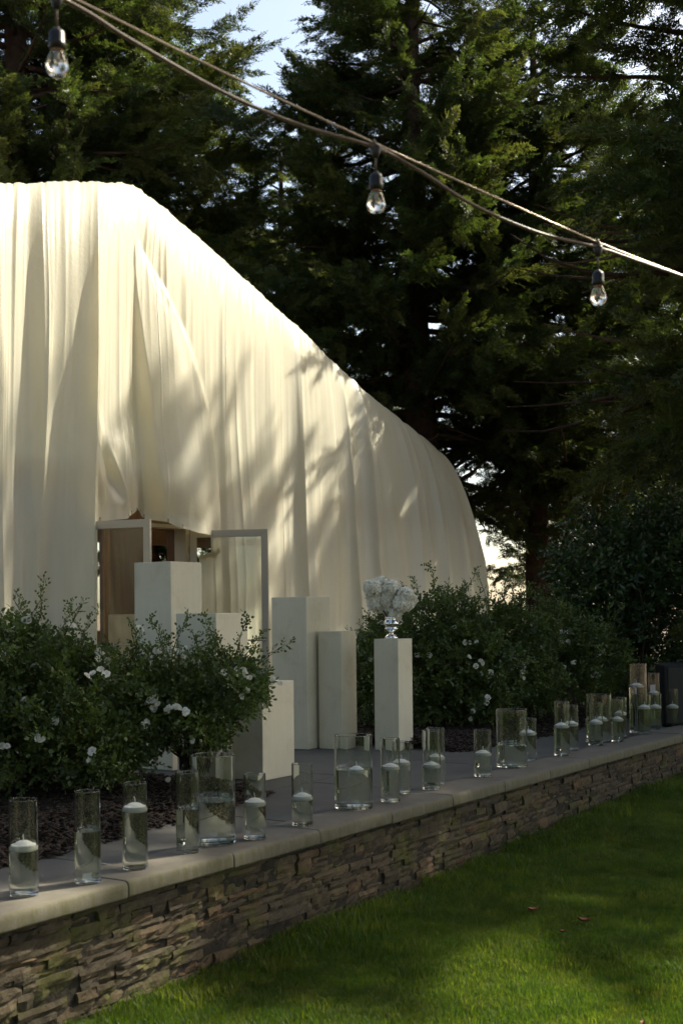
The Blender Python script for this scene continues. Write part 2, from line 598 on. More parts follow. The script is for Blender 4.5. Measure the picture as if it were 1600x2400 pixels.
def scatter(name, pts, rots, scales, idx, protos, parent, mat=None, label=None, cat=None, kind='stuff', base_loc=None):
    """points carrying rotation, scale and variant; each grows one prototype"""
    base = np.array(parent.location) if parent is not None else (np.zeros(3) if base_loc is None else np.array(base_loc))
    me = bpy.data.meshes.new(name)
    P = (np.asarray(pts, np.float32) - base).astype(np.float32)
    me.vertices.add(len(P)); me.vertices.foreach_set('co', P.ravel())
    a = me.attributes.new('rot', 'FLOAT_VECTOR', 'POINT'); a.data.foreach_set('vector', np.asarray(rots, np.float32).ravel())
    a = me.attributes.new('scl', 'FLOAT', 'POINT'); a.data.foreach_set('value', np.asarray(scales, np.float32))
    a = me.attributes.new('idx', 'INT', 'POINT'); a.data.foreach_set('value', np.asarray(idx, np.int32))
    me.update()
    o = put(name, me, None, parent, kind=kind)
    tag(o, label, cat)
    if base_loc is not None and parent is None:
        o.location = tuple(map(float, base_loc))
    ng = gn_group()
    gi = ng.nodes.new('NodeGroupInput'); go = ng.nodes.new('NodeGroupOutput')
    jn = ng.nodes.new('GeometryNodeJoinGeometry')

    def attr(nm, ty):
        n = ng.nodes.new('GeometryNodeInputNamedAttribute')
        n.data_type = ty; n.inputs['Name'].default_value = nm
        return n.outputs['Attribute']
    rot_s, scl_s, idx_s = attr('rot', 'FLOAT_VECTOR'), attr('scl', 'FLOAT'), attr('idx', 'INT')
    for k, pr in enumerate(protos):
        oi = ng.nodes.new('GeometryNodeObjectInfo'); oi.inputs['Object'].default_value = pr
        oi.inputs['As Instance'].default_value = False
        ip = ng.nodes.new('GeometryNodeInstanceOnPoints')
        cmp_ = ng.nodes.new('FunctionNodeCompare'); cmp_.data_type = 'INT'; cmp_.operation = 'EQUAL'
        ng.links.new(idx_s, cmp_.inputs[2]); cmp_.inputs[3].default_value = k
        ng.links.new(gi.outputs[0], ip.inputs['Points'])
        ng.links.new(cmp_.outputs[0], ip.inputs['Selection'])
        ng.links.new(oi.outputs['Geometry'], ip.inputs['Instance'])
        er = ng.nodes.new('FunctionNodeEulerToRotation')
        ng.links.new(rot_s, er.inputs[0])
        ng.links.new(er.outputs[0], ip.inputs['Rotation'])
        ng.links.new(scl_s, ip.inputs['Scale'])
        ng.links.new(ip.outputs[0], jn.inputs[0])
    ng.links.new(jn.outputs[0], go.inputs[0])
    md = o.modifiers.new('grow', 'NODES'); md.node_group = ng
    return o


def proto(name, V, F, mat, smooth=False):
    me = mesh_np(name, V, F, smooth)
    me.materials.append(mat)
    return bpy.data.objects.new(name, me)       # never linked to the scene: only a source of instances


def blade(V, F, a, d, side, w, droop=0.0):
    """lance-shaped leaf: two triangles folded along the middle"""
    n = np.cross(d, side)
    o = len(V)
    L = np.linalg.norm(d)
    V += [a, a + d * 0.5 + side * w - n / (L + 1e-9) * 0.0, a + d - np.array([0, 0, droop]), a + d * 0.5 - side * w]
    F.append((o, o + 1, o + 2)); F.append((o, o + 2, o + 3))


rs = np.random.RandomState


def unit(v):
    return v / (np.linalg.norm(v) + 1e-9)


def make_bough(seed):
    """redwood bough about one metre long growing along +X, flat sprays of needles"""
    r = rs(seed)
    V, F = [], []

    def spray(p, d, up, L):
        d = unit(d); side = unit(np.cross(d, up)); upn = np.cross(side, d)
        nn = max(4, int(L / 0.027))
        for i in range(nn):
            f = (i + 0.4) / nn
            q = p + d * L * f + np.array([0, 0, -0.25 * L * f * f])
            wl = (0.062 * math.sin(math.pi * min(1, 0.25 + f * 0.72)) + 0.018) * r.uniform(0.7, 1.25)
            for s in (-1, 1):
                dd = unit(d * r.uniform(0.55, 0.95) + side * s * 0.8 + upn * r.uniform(-0.5, 0.45)) * wl
                blade(V, F, q, dd, unit(np.cross(dd, upn + r.normal(0, 0.35, 3))), r.uniform(0.008, 0.0125), r.uniform(0, 0.015))
        dd = d * 0.06
        blade(V, F, p + d * L + np.array([0, 0, -0.25 * L]), dd, side, 0.007)

    up = np.array([0, 0, 1.0])
    n = 19
    for i in range(n):
        f = (i + 0.5) / n
        p = np.array([f * 0.95, r.normal(0, 0.015), 0.10 * f - 0.22 * f * f + r.normal(0, 0.01)])
        for s in (-1, 1):
            if r.rand() < 0.12: continue
            L = (0.30 * (1 - f * 0.5) * (0.6 + 0.4 * math.sin(math.pi * min(1, f + 0.25)))) * r.uniform(0.6, 1.2)
            d = np.array([0.8, s * r.uniform(0.35, 0.95), r.uniform(-0.45, 0.65)])
            spray(p, d, unit(up + r.normal(0, 0.5, 3)), L)
            if r.rand() < 0.6:
                q = p + unit(d) * L * 0.4
                spray(q, np.array([0.6, s * r.uniform(-0.5, 0.4), r.uniform(-0.5, 0.8)]), unit(up + r.normal(0, 0.35, 3)), L * 0.6)
    spray(np.array([0.93, 0, -0.1]), np.array([1, 0, -0.1]), up, 0.22)
    return proto('bough_source', np.array(V), np.array(F), M['redwood_needles'])


def make_sprig(seed, mat, L, leaf, wide, n, spread=1.0, comp=0):
    """leafy twig along +X with alternating leaves; comp>0 gives compound leaves"""
    r = rs(seed)
    V, F = [], []

    def leafq(p, d, L_, W_):
        d = unit(d); s = unit(np.cross(d, np.array([0, 0, 1.0]) + r.normal(0, 0.4, 3))); nrm = np.cross(s, d)
        o = len(V)
        V.extend([p, p + d * L_ * 0.35 + s * W_ * 0.5 - nrm * W_ * 0.12, p + d * L_ * 0.7 + s * W_ * 0.38 - nrm * W_ * 0.1,
                  p + d * L_ - np.array([0, 0, L_ * 0.15]),
                  p + d * L_ * 0.7 - s * W_ * 0.38 - nrm * W_ * 0.1, p + d * L_ * 0.35 - s * W_ * 0.5 - nrm * W_ * 0.12,
                  p + d * L_ * 0.5 + nrm * W_ * 0.06])
        F.extend([(o, o + 1, o + 6), (o + 1, o + 2, o + 6), (o + 2, o + 3, o + 6), (o + 3, o + 4, o + 6), (o + 4, o + 5, o + 6), (o + 5, o, o + 6)])
    for i in range(n):
        f = (i + 0.3) / n
        p = np.array([f * L, 0, 0.25 * L * f * (1 - f)]) + r.normal(0, 0.004, 3)
        an = i * 2.4 + r.uniform(-0.5, 0.5)
        d = np.array([0.55, math.cos(an) * spread, math.sin(an) * spread * 0.8 + 0.1])
        if comp:
            dd = unit(d)
            for k in range(comp):
                q = p + dd * leaf * 0.75 * k
                for s in (-1, 1):
                    sd = unit(np.cross(dd, np.array([0, 0, 1.0])) * s + dd * 0.7 + r.normal(0, 0.2, 3))
                    leafq(q, sd, leaf * r.uniform(0.75, 1.15), wide * r.uniform(0.8, 1.15))
            leafq(p + dd * leaf * 0.75 * comp, dd, leaf * 1.1, wide * 1.1)
        else:
            leafq(p, d, leaf * r.uniform(0.75, 1.2), wide * r.uniform(0.8, 1.2))
    # the twig itself
    o = len(V)
    for k in range(3):
        f = k / 2
        c = np.array([f * L, 0, 0.25 * L * f * (1 - f)])
        for a in (0, 2.1, 4.2):
            V.append(c + np.array([0, math.cos(a), math.sin(a)]) * 0.0016 * (1.3 - f))
    for k in range(2):
        for a in range(3):
            b = (a + 1) % 3
            F.append((o + k * 3 + a, o + k * 3 + b, o + k * 3 + 3 + b)); F.append((o + k * 3 + a, o + k * 3 + 3 + b, o + k * 3 + 3 + a))
    return proto('sprig_source', np.array(V), np.array(F), mat)


BOUGHS = [make_bough(s) for s in range(10, 16)]


def euler_from_dir(d, rollv):
    """euler (x roll, y pitch, z yaw) that takes +X to d"""
    yaw = math.atan2(d[1], d[0])
    pitch = -math.asin(max(-1, min(1, d[2] / (np.linalg.norm(d) + 1e-9))))
    return (rollv, pitch, yaw)


# ================================================================== SETTING
S_MIN, S_MAX = -1.6, 12.5            # extent of the terrace edge


def ground_z(x, y):
    """lawn height: it climbs slowly away from the camera"""
    s = (np.asarray(x) - W0[0]) * WD[0] + (np.asarray(y) - W0[1]) * WD[1]
    return np.interp(s, [-3, 0, 3.2, 7.0, 12, 30], [-0.50, -0.475, -0.43, -0.335, -0.27, -0.2])


def make_ground():
    # one sheet to the horizon, well below the terrace slabs
    xs = np.concatenate([np.linspace(-1500, -30, 8), np.linspace(-24, 30, 28), np.linspace(40, 1500, 8)])
    ys = np.concatenate([np.linspace(-60, 0, 6), np.linspace(3, 60, 40), np.linspace(80, 2400, 10)])
    X, Y = np.meshgrid(xs, ys)
    s = (X - W0[0]) * WD[0] + (Y - W0[1]) * WD[1]
    p = (X - W0[0]) * WP[0] + (Y - W0[1]) * WP[1]
    Z = np.full_like(X, -0.62)
    V = np.stack([X, Y, Z], -1).reshape(-1, 3)
    ny, nx = X.shape
    i = np.arange(ny * nx).reshape(ny, nx)
    F = np.stack([i[:-1, :-1], i[:-1, 1:], i[1:, 1:], i[1:, :-1]], -1).reshape(-1, 4)
    put('ground', mesh_np('ground', V, F, True), M['far_ground'], kind='structure')
    # planted ground behind the terrace, at terrace level
    V2, F2 = [], []
    q = [WPT(-9, 0.35, -0.06), WPT(40, 0.35, -0.06), WPT(40, 45, -0.06), WPT(-9, 45, -0.06)]
    qb = [a - np.array([0, 0, 0.6]) for a in q]
    V2 = q + qb
    F2 = [(0, 1, 2, 3), (4, 5, 1, 0), (5, 6, 2, 1), (6, 7, 3, 2), (7, 4, 0, 3)]
    put('garden_ground', mesh_np('garden_ground', V2, F2), M['far_ground'], kind='structure')


make_ground()


def make_lawn():
    ss = np.linspace(-4, 14, 91); pp = np.linspace(0.02, 9, 40)
    S, P = np.meshgrid(ss, pp)
    X = W0[0] + WD[0] * S - WP[0] * P
    Y = W0[1] + WD[1] * S - WP[1] * P
    Z = ground_z(X, Y) + 0.012 * vn2(X * 1.4, Y * 1.4, 5)
    V = np.stack([X, Y, Z], -1).reshape(-1, 3)
    ny, nx = X.shape
    i = np.arange(ny * nx).reshape(ny, nx)
    F = np.stack([i[:-1, :-1], i[1:, :-1], i[1:, 1:], i[:-1, 1:]], -1).reshape(-1, 4)
    put('lawn', mesh_np('lawn', V, F, True), M['soil_lawn'], kind='structure')
    # blades
    protos = []
    for sd in range(4):
        r = rs(40 + sd)
        n = 300
        P0 = np.zeros((n, 3)); P0[:, :2] = r.uniform(-0.11, 0.11, (n, 2))
        az = r.uniform(0, 2 * math.pi, n); h = r.uniform(0.022, 0.05, n); ln = r.uniform(0.005, 0.028, n)
        w = r.uniform(0.0010, 0.0021, n)
        D = np.stack([np.cos(az), np.sin(az), 0 * az], -1); S_ = np.stack([-np.sin(az), np.cos(az), 0 * az], -1)
        up = np.array([0, 0, 1.0])
        a = P0 - S_ * w[:, None]; b = P0 + S_ * w[:, None]
        mid = P0 + up * (h * 0.6)[:, None] + D * (ln * 0.35)[:, None]
        c = mid - S_ * (w * 0.8)[:, None]; d = mid + S_ * (w * 0.8)[:, None]
        e = P0 + up * h[:, None] + D * ln[:, None]
        V = np.stack([a, b, d, c, e], 1).reshape(-1, 3)
        k = np.arange(n)[:, None] * 5
        F = np.concatenate([k + [0, 1, 2], k + [0, 2, 3], k + [3, 2, 4]], 0)
        protos.append(proto('grass_source', V, F, M['grass_blade']))
    r = rs(77)
    n = 36000
    s_ = r.uniform(-1.4, 11.5, n); p_ = 0.03 + r.uniform(0, 1, n) * 5.2
    x = W0[0] + WD[0] * s_ - WP[0] * p_; y = W0[1] + WD[1] * s_ - WP[1] * p_
    keep = (y > 3.0) & (np.abs(x / y) < 0.32) & (y < 13)
    keep &= r.rand(n) < np.clip(7.5 / y, 0.25, 1.0)
    x, y = x[keep], y[keep]
    z = ground_z(x, y) + 0.012 * vn2(x * 1.4, y * 1.4, 5)
    rots = np.stack([r.normal(0, 0.06, len(x)), r.normal(0, 0.06, len(x)), r.uniform(0, 6.28, len(x))], -1)
    sc = r.uniform(0.52, 0.85, len(x)) * (1 + 0.30 * vn2(x * 3, y * 3, 9))
    foot = (x - W0[0]) * -WP[0] + (y - W0[1]) * -WP[1]
    sc = sc * np.where(foot < 0.16, 1 + 0.9 * r.rand(len(x)) ** 2, 1.0)
    scatter('grass', np.stack([x, y, z], -1), rots, sc, r.randint(0, 4, len(x)), protos, None,
            label='short green lawn grass below the stone wall', cat='grass')
    print('grass tufts', len(x))


make_lawn()


def make_terrace():
    root = thing('terrace', WPT(2, 0.6, -0.03), 'grey concrete paver terrace behind the wall coping', 'terrace', kind='structure')
    # bedding under the slabs
    q = [WPT(S_MIN, 0.2, -0.05), WPT(S_MAX, 0.2, -0.05), WPT(S_MAX, 9.5, -0.05), WPT(S_MIN, 9.5, -0.05)]
    wpart('bedding', q + [a - np.array([0, 0, 0.5]) for a in q],
          [(0, 1, 2, 3), (4, 5, 1, 0), (5, 6, 2, 1), (6, 7, 3, 2), (7, 4, 0, 3)], M['mulch'], root)
    rows = [(0.285, 1.06), (1.068, 2.1), (2.108, 3.2), (3.208, 4.3), (4.308, 5.4), (5.408, 6.5), (6.508, 7.6)]
    r = rs(3)
    cache = {}
    for j, (p0, p1) in enumerate(rows):
        s = S_MIN + 0.35 * (j % 2)
        while s < S_MAX - 0.3:
            L = 1.24
            if j == 0 or (2.2 < s + L and s < 5.6) or p0 > 3.1:
                v, f = bevel_box((0, 0, 0), WD * (L / 2 - 0.005), WP * ((p1 - p0) / 2 - 0.002), (0, 0, 0.02), 0.004, 1)
                key = (round(p1 - p0, 3))
                if key not in cache:
                    cache[key] = mesh_np('paver', v, f)
                c = WPT(s + L / 2, (p0 + p1) / 2, -0.038 + r.uniform(-0.0015, 0.0015))
                put('paver', cache[key], M['paver_concrete'], root, loc=c - np.array(root.location))
            s += L
    return root


make_terrace()


def make_beds():
    # mulch beds either side of the walkway
    r = rs(8)
    chips = []
    for k in range(4):
        V, F = [], []
        for i in range(26):
            c = np.array([r.uniform(-0.12, 0.12), r.uniform(-0.12, 0.12), r.uniform(0.0, 0.018)])
            a = r.uniform(0, 6.28); L = r.uniform(0.010, 0.03); w = r.uniform(0.004, 0.009)
            ax = np.array([math.cos(a), math.sin(a), r.uniform(-0.5, 0.5)]) * L
            ay = np.array([-math.sin(a), math.cos(a), r.uniform(-0.4, 0.4)]) * w
            v, f = box_vf(c, ax, ay, unit(np.cross(ax, ay)) * 0.002)
            o = len(V); V += v; F += [tuple(i_ + o for i_ in q) for q in f]
        chips.append(proto('chip_source', np.array(V), np.array(F), M['bark_chip']))
    beds = [('left', -3.6, 2.72, lambda s: np.interp(s, [-3.6, 0.9, 2.72], [0.74, 0.80, 1.04]), lambda s: 2.6 + 0 * s,
             'dark bark mulch bed under the left rose bushes'),
            ('right', 5.25, 12.5, lambda s: np.interp(s, [5.25, 5.6, 12.5], [1.10, 1.09, 1.09]), lambda s: np.interp(s, [5.25, 12.5], [3.4, 4.2]),
             'dark bark mulch bed under the right rose bushes')]
    for nm, s0, s1, f0, f1, lab in beds:
        ss = np.linspace(s0, s1, 60); tt = np.linspace(0, 1, 24)
        S, T = np.meshgrid(ss, tt)
        P = f0(S) * (1 - T) + f1(S) * T
        edge = np.minimum(np.minimum(T, 1 - T) * 6, 1) * np.minimum(np.minimum(S - s0, s1 - S) * 4, 1)
        Z = -0.022 + 0.05 * edge + 0.02 * vn2(S * 3, P * 3, 2) * edge
        X = W0[0] + WD[0] * S + WP[0] * P; Y = W0[1] + WD[1] * S + WP[1] * P
        V = np.stack([X, Y, Z], -1).reshape(-1, 3)
        ny, nx = X.shape
        i = np.arange(ny * nx).reshape(ny, nx)
        F = np.stack([i[:-1, :-1], i[:-1, 1:], i[1:, 1:], i[1:, :-1]], -1).reshape(-1, 4)
        put('mulch_bed', mesh_np('mulch_bed', V, F, True), M['mulch'], kind='structure')
        n = 2600
        s = r.uniform(s0 + 0.02, s1, n); t = r.uniform(-0.012, 1, n) ** 1.6 if nm else 0
        t = np.abs(r.uniform(0, 1, n)) ** 1.7
        p = f0(s) * (1 - t) + f1(s) * t
        e = np.minimum(np.minimum(t, 1 - t) * 6, 1)
        x = W0[0] + WD[0] * s + WP[0] * p; y = W0[1] + WD[1] * s + WP[1] * p
        z = -0.022 + 0.05 * e + 0.02 * vn2(s * 3, p * 3, 2) * e
        scatter('bark_chips', np.stack([x, y, z], -1), np.stack([0 * x, 0 * x, r.uniform(0, 6.28, n)], -1),
                r.uniform(0.8, 1.3, n), r.randint(0, 4, n), chips, None, label=lab, cat='mulch')


make_beds()


# ------------------------------------------------------------------ the stone wall with its coping
def stone_mesh(r, w, h, dep, name='stone'):
    """rough-faced ledge stone: front face is -Y, split into a bumpy grid"""
    nx, nz = max(2, int(round(w / 0.035))), 2 if h < 0.05 else 3
    V, F = [], []
    tlt, tlz = r.normal(0, 0.035), r.normal(0, 0.10)
    gx = np.linspace(-w / 2, w / 2, nx + 1); gz = np.linspace(-h / 2, h / 2, nz + 1)
    for k, z in enumerate(gz):
        for i, x in enumerate(gx):
            e = (i in (0, nx)) + (k in (0, nz))
            y = -dep + (0.004 if e else 0.0) + (0.004 if e == 2 else 0) + r.normal(0, 0.0035) + tlt * x + tlz * z
            V.append((x + (r.normal(0, 0.0018) if e else r.normal(0, 0.004)), y, z + r.normal(0, 0.0016)))
    def id_(i, k): return k * (nx + 1) + i
    for k in range(nz):
        for i in range(nx):
            F.append((id_(i, k), id_(i + 1, k), id_(i + 1, k + 1), id_(i, k + 1)))
    o = len(V)
    V += [(-w / 2, 0.05, -h / 2), (w / 2, 0.05, -h / 2), (w / 2, 0.05, h / 2), (-w / 2, 0.05, h / 2)]
    # sides
    F.append(tuple([id_(i, 0) for i in range(nx, -1, -1)] + [o, o + 1]))
    F.append(tuple([id_(i, nz) for i in range(nx + 1)] + [o + 2, o + 3]))
    F.append(tuple([id_(0, k) for k in range(nz + 1)] + [o + 3, o]))
    F.append(tuple([id_(nx, k) for k in range(nz, -1, -1)] + [o + 1, o + 2]))
    return mesh_np(name, V, F)


def make_wall():
    ang = math.atan2(WD[1], WD[0])
    root = thing('stone_wall', WPT(0, 0, -0.5), 'low terrace retaining wall of stacked ledge stone with pale coping', 'wall')
    root.rotation_euler[2] = 0
    Minv = Matrix.Translation(-root.location)

    def place(o, s, p, z):
        c = WPT(s, p, z)
        o.matrix_parent_inverse = Minv
        o.location = tuple(c); o.rotation_euler[2] = ang
    # backing core with dark joints
    v, f = box_vf(WPT((S_MIN + S_MAX) / 2, 0.165, -0.40), WD * (S_MAX - S_MIN) / 2, WP * 0.11, (0, 0, 0.32))
    core = wpart('mortar_core', v, f, M['mortar'], root)
    r = rs(21)
    stones = []
    z = -0.066
    rows = []
    while z > -0.56:
        h = r.choice([0.026, 0.036, 0.046, 0.058, 0.072], p=[.15, .24, .26, .2, .15])
        rows.append((z - h, z)); z -= h
    for z0, z1 in rows:
        s = -0.9 + r.uniform(-0.3, 0)
        while s < 11.2:
            w = r.choice([0.07, 0.10, 0.14, 0.19, 0.26, 0.34], p=[.1, .18, .25, .22, .15, .1]) * r.uniform(0.85, 1.15)
            if (z1 - z0) > 0.05 and r.rand() < 0.35:       # a tall course broken into two thin stones
                m = z0 + (z1 - z0) * r.uniform(0.4, 0.6)
                parts = [(z0, m), (m, z1)]
            else:
                parts = [(z0, z1)]
            for a, b in parts:
                stones.append((s + w / 2 + r.uniform(-0.003, 0.003), (a + b) / 2, w - 0.003, b - a - 0.0015, r.uniform(0.0, 0.02)))
            s += w
    # only the ones above the lawn
    vis = []
    for st in stones:
        c = WPT(st[0], 0.06, 0)
        if st[1] + st[3] / 2 > float(ground_z(c[0], c[1])) - 0.02:
            vis.append(st)

    def seen(st):
        c = WPT(st[0], 0.06, st[1])
        return (c[0] / c[1] > -0.275) and c[1] > 3.2
    vis.sort(key=lambda st: -(st[2] * st[3] / max(0.5, WPT(st[0], 0, 0)[1]) ** 2 if seen(st) else -1))
    print('stones', len(vis))
    for k, st in enumerate(vis[:300]):
        me = stone_mesh(r, st[2], st[3], 0.02 + st[4])
        o = put('stone', me, M['ledge_stone'], root)
        place(o, st[0], 0.075, st[1])
    # the rest, joined
    bm = bmesh.new()
    for st in vis[300:]:
        me = stone_mesh(r, st[2], st[3], 0.02 + st[4])
        me.transform(Matrix.Translation((st[0], 0.075, st[1])))
        bm.from_mesh(me); bpy.data.meshes.remove(me)
    me = bpy.data.meshes.new('stones_rest'); bm.to_mesh(me); bm.free()
    o = put('stone_courses', me, M['ledge_stone'], root, kind='stuff')
    o.matrix_parent_inverse = Minv
    o.location = (W0[0], W0[1], 0); o.rotation_euler[2] = ang
    # coping blocks with a bullnose
    s = S_MIN
    prof = [(0.285, -0.002), (0.285, -0.062), (0.282, -0.064), (0.03, -0.064), (0.006, -0.064), (0.0015, -0.061), (0.0, -0.055), (0.0, -0.026), (0.002, -0.014), (0.006, -0.006), (0.013, -0.0015), (0.024, 0.0), (0.05, 0.0), (0.27, 0.0), (0.281, 0.0)]
    joints = [(7, 2151), (296, 2069)]
    s_ref = wsp(*gnd(7, 2151)[:2])[0]
    s = s_ref - 2 * 0.64
    while s < S_MAX:
        L = 0.64
        V, F = [], []
        xs_ = [0.0015, 0.004, 0.010] + [L * i / 7 for i in range(1, 7)] + [L - 0.010, L - 0.004, L - 0.0015]
        nseg = len(xs_) - 1
        jit = r.normal(0, 0.0009, (nseg + 1, len(prof)))
        jit[:3] = jit[2]; jit[-3:] = jit[-3]
        for i in range(nseg + 1):
            x = xs_[i]
            ins = 0.003 if i in (0, nseg) else 0
            for k, (p, zz) in enumerate(prof):
                V.append((x, p + (ins if p < 0.02 else 0) + jit[i, k], zz - (ins if zz > -0.01 else 0) * 0.6 + jit[i, k] * 0.4))
        m = len(prof)
        for i in range(nseg):
            for k in range(m):
                k2 = (k + 1) % m
                F.append((i * m + k, i * m + k2, (i + 1) * m + k2, (i + 1) * m + k))
        F.append(tuple(range(m - 1, -1, -1))); F.append(tuple(nseg * m + k for k in range(m)))
        me = mesh_np('coping_block', V, F, True, True)
        o = put('coping_block', me, M['coping_stone'], root)
        place(o, s, 0.0, r.normal(0, 0.0012))
        s += L
    return root


make_wall()


# ================================================================== BUILDING AND DRAPE
DOOR_W, DOOR_H = 2.2, 2.11


def fbox(t0, t1, n0, n1, z0, z1):
    c = FP((t0 + t1) / 2, (n0 + n1) / 2, (z0 + z1) / 2)
    return box_vf(c, FD * (t1 - t0) / 2, FN * (n1 - n0) / 2, (0, 0, (z1 - z0) / 2))


def make_building():
    root = thing('draped_building', FP(-1, -3, -0.03), 'brown timber hall mostly hidden under the cream fabric', 'building')
    wpart('wall', *merge([fbox(-9.5, -DOOR_W - 0.101, -0.50, -0.32, -0.03, 0.35), fbox(0.101, 8.0, -0.50, -0.32, -0.03, 0.35),
                          fbox(-9.5, 8.0, -0.50, -0.32, 2.62, 2.9), fbox(-DOOR_W - 0.35, -DOOR_W - 0.101, -0.50, -0.32, 0.351, 2.619),
                          fbox(0.101, 0.35, -0.50, -0.32, 0.351, 2.619)]), M['panel_wood'], root)
    for k in range(10):
        t0 = -9.3 + k * 1.95
        if -DOOR_W - 0.5 < t0 < 0.5: continue
        wpart('wall_post', *fbox(t0, t0 + 0.14, -0.48, -0.34, 0.351, 2.619), M['door_wood'], root)
    # open rafters that carry the fabric
    rafters = [(-9.5, 3.0), (-2.6, 5.35), (-0.6, 5.65), (5.6, 3.45), (8.0, 2.5)]
    for n in (-0.75, -2.2, -3.7, -5.15):
        wpart('rafter', *tube([FP(t, n, z) for t, z in rafters], 0.06, 6), M['door_wood'], root)
    # interior: rear wall with window openings, partition panels, posts
    rear = wpart('rear_wall', *merge([fbox(-9.4, -3.9, -5.2, -5.05, -0.03, 3.0), fbox(-3.9, 8, -5.2, -5.05, 2.3, 3.0),
                                      fbox(-3.9, 8, -5.2, -5.05, -0.03, 0.7), fbox(-2.1, -1.5, -5.2, -5.05, 0.7, 2.3),
                                      fbox(1.4, 1.9, -5.2, -5.05, 0.7, 2.3)]), M['panel_wood'], root)
    wpart('floor', *fbox(-9.4, 8, -5.1, -0.5, -0.03, -0.002), M['pale_bounce'], root)  # floor given a pale finish to bounce light back into the fabric
    wpart('partition', *merge([fbox(-7.2, -1.02, -1.72, -1.66, -0.002, 2.75), fbox(0.05, 1.1, -1.72, -1.66, -0.002, 2.75), fbox(-1.02, 0.05, -1.72, -1.66, 2.2, 2.75)]), M['panel_wood'], root)
    for t0, t1 in [(-5.0, -4.86), (-4.2, -4.06), (-3.3, -3.16), (-2.4, -2.26), (-1.5, -1.36), (-1.16, -1.02), (0.05, 0.17), (0.9, 1.04)]:
        wpart('stile', *fbox(t0, t1, -1.659, -1.62, -0.002, 2.74), M['door_wood'], root)
    for t0, t1 in [(-4.86, -4.2), (-4.06, -3.3), (-3.16, -2.4), (-2.26, -1.5)]:
        for z0, z1 in [(0.0, 0.2), (1.08, 1.2), (1.78, 1.9), (2.5, 2.74)]:
            wpart('rail', *fbox(t0 + 0.002, t1 - 0.002, -1.659, -1.625, z0, z1), M['door_wood'], root)
    for t0, t1, n0 in [(-0.9, -0.76, -3.1), (-0.2, -0.08, -3.4), (0.6, 0.76, -3.1)]:
        wpart('post', *fbox(t0, t1, n0 - 0.12, n0, -0.002, 3.0), M['door_wood'], root)
    # door surround
    fr = wpart('door_frame', *merge([fbox(-DOOR_W - 0.10, -DOOR_W - 0.025, -0.30, -0.10, -0.03, 2.19), fbox(0.025, 0.10, -0.30, -0.10, -0.03, 2.19),
                                     fbox(-DOOR_W - 0.024, 0.024, -0.29, -0.11, DOOR_H + 0.03, 2.185)]), M['aluminium'], root)
    wpart('transom_panel', *fbox(-DOOR_W - 0.1, 0.1, -0.40, -0.34, 2.10, 2.62), M['door_wood'], root)

    def leaf(hinge_t, sgn, deg, lab):
        """sgn +1: leaf runs from its hinge towards +t when shut; swung outward by deg"""
        h = FP(hinge_t, 0.0, 0.0)
        a = R_(deg)
        d = FD * sgn * math.cos(a) + FN * math.sin(a)
        nrm = np.array([-d[1], d[0], 0])
        L, th = 1.09, 0.022
        def bx(u0, u1, z0, z1, k=1.0, off=0.0):
            c = h + d * (u0 + u1) / 2 + nrm * off + np.array([0, 0, (z0 + z1) / 2])
            return bevel_box(c, d * (u1 - u0) / 2, nrm * th * k, (0, 0, (z1 - z0) / 2), 0.003, 1)
        lf = wpart('door_leaf', *merge([bx(0, 0.09, 0.01, DOOR_H), bx(L - 0.09, L, 0.01, DOOR_H),
                                        bx(0.0905, L - 0.0905, DOOR_H - 0.095, DOOR_H - 0.001, 0.97), bx(0.0905, L - 0.0905, 0.011, 0.25, 0.97)]), M['aluminium'], root)
        lf['label'] = lab
        off = -np.array(root.location)
        def sub(nm, vf, mat):
            v = np.asarray(vf[0], float) + off
            me = mesh_np(nm, v, vf[1]); o = put(nm, me, mat, lf)
            return o
        c = h + d * (L / 2) + np.array([0, 0, (DOOR_H + 0.155) / 2])
        sub('glass_pane', box_vf(c, d * (L / 2 - 0.085), nrm * 0.003, (0, 0, (DOOR_H - 0.345) / 2)), M['door_glass'])
        for zc in (0.25, 1.05, 1.85):
            sub('hinge', tube([h + np.array([0, 0, zc - 0.05]) - d * 0.012, h + np.array([0, 0, zc]) - d * 0.012, h + np.array([0, 0, zc + 0.05]) - d * 0.012], 0.011, 8), M['steel'])
        for sd in (-1, 1):
            p0 = h + d * 0.12 + nrm * sd * 0.06 + np.array([0, 0, 0.63]); p1 = h + d * (L - 0.03) + nrm * sd * 0.06 + np.array([0, 0, 0.63])
            sub('push_bar', tube([p0, (p0 + p1) / 2, p1], 0.012, 8), M['steel'])
        return lf
    leaf(-DOOR_W, 1, 80, 'left glazed door leaf swung outward with pale metal frame')
    leaf(0.0, -1, 110, 'right glazed door leaf swung outward with pale metal frame')
    return root


make_building()

SIL = np.array([(-420, 520), (-250, 462), (-120, 436), (0, 431), (90, 430), (150, 426), (230, 430), (300, 431), (335, 448), (365, 470), (500, 588),
                (600, 678), (700, 770), (780, 850), (850, 917), (940, 990), (1008, 1050)], float)
Q_END = 1008.0


def nT(q): return np.interp(q, [-400, 300, 500, 1008], [-0.80, -0.80, -0.75, -0.45])
def nB(q): return np.interp(q, [-400, 80, 170, 236, 262, 310, 600, 1008], [0.06, 0.06, 0.30, 0.46, 0.20, 0.06, 0.10, 0.16])


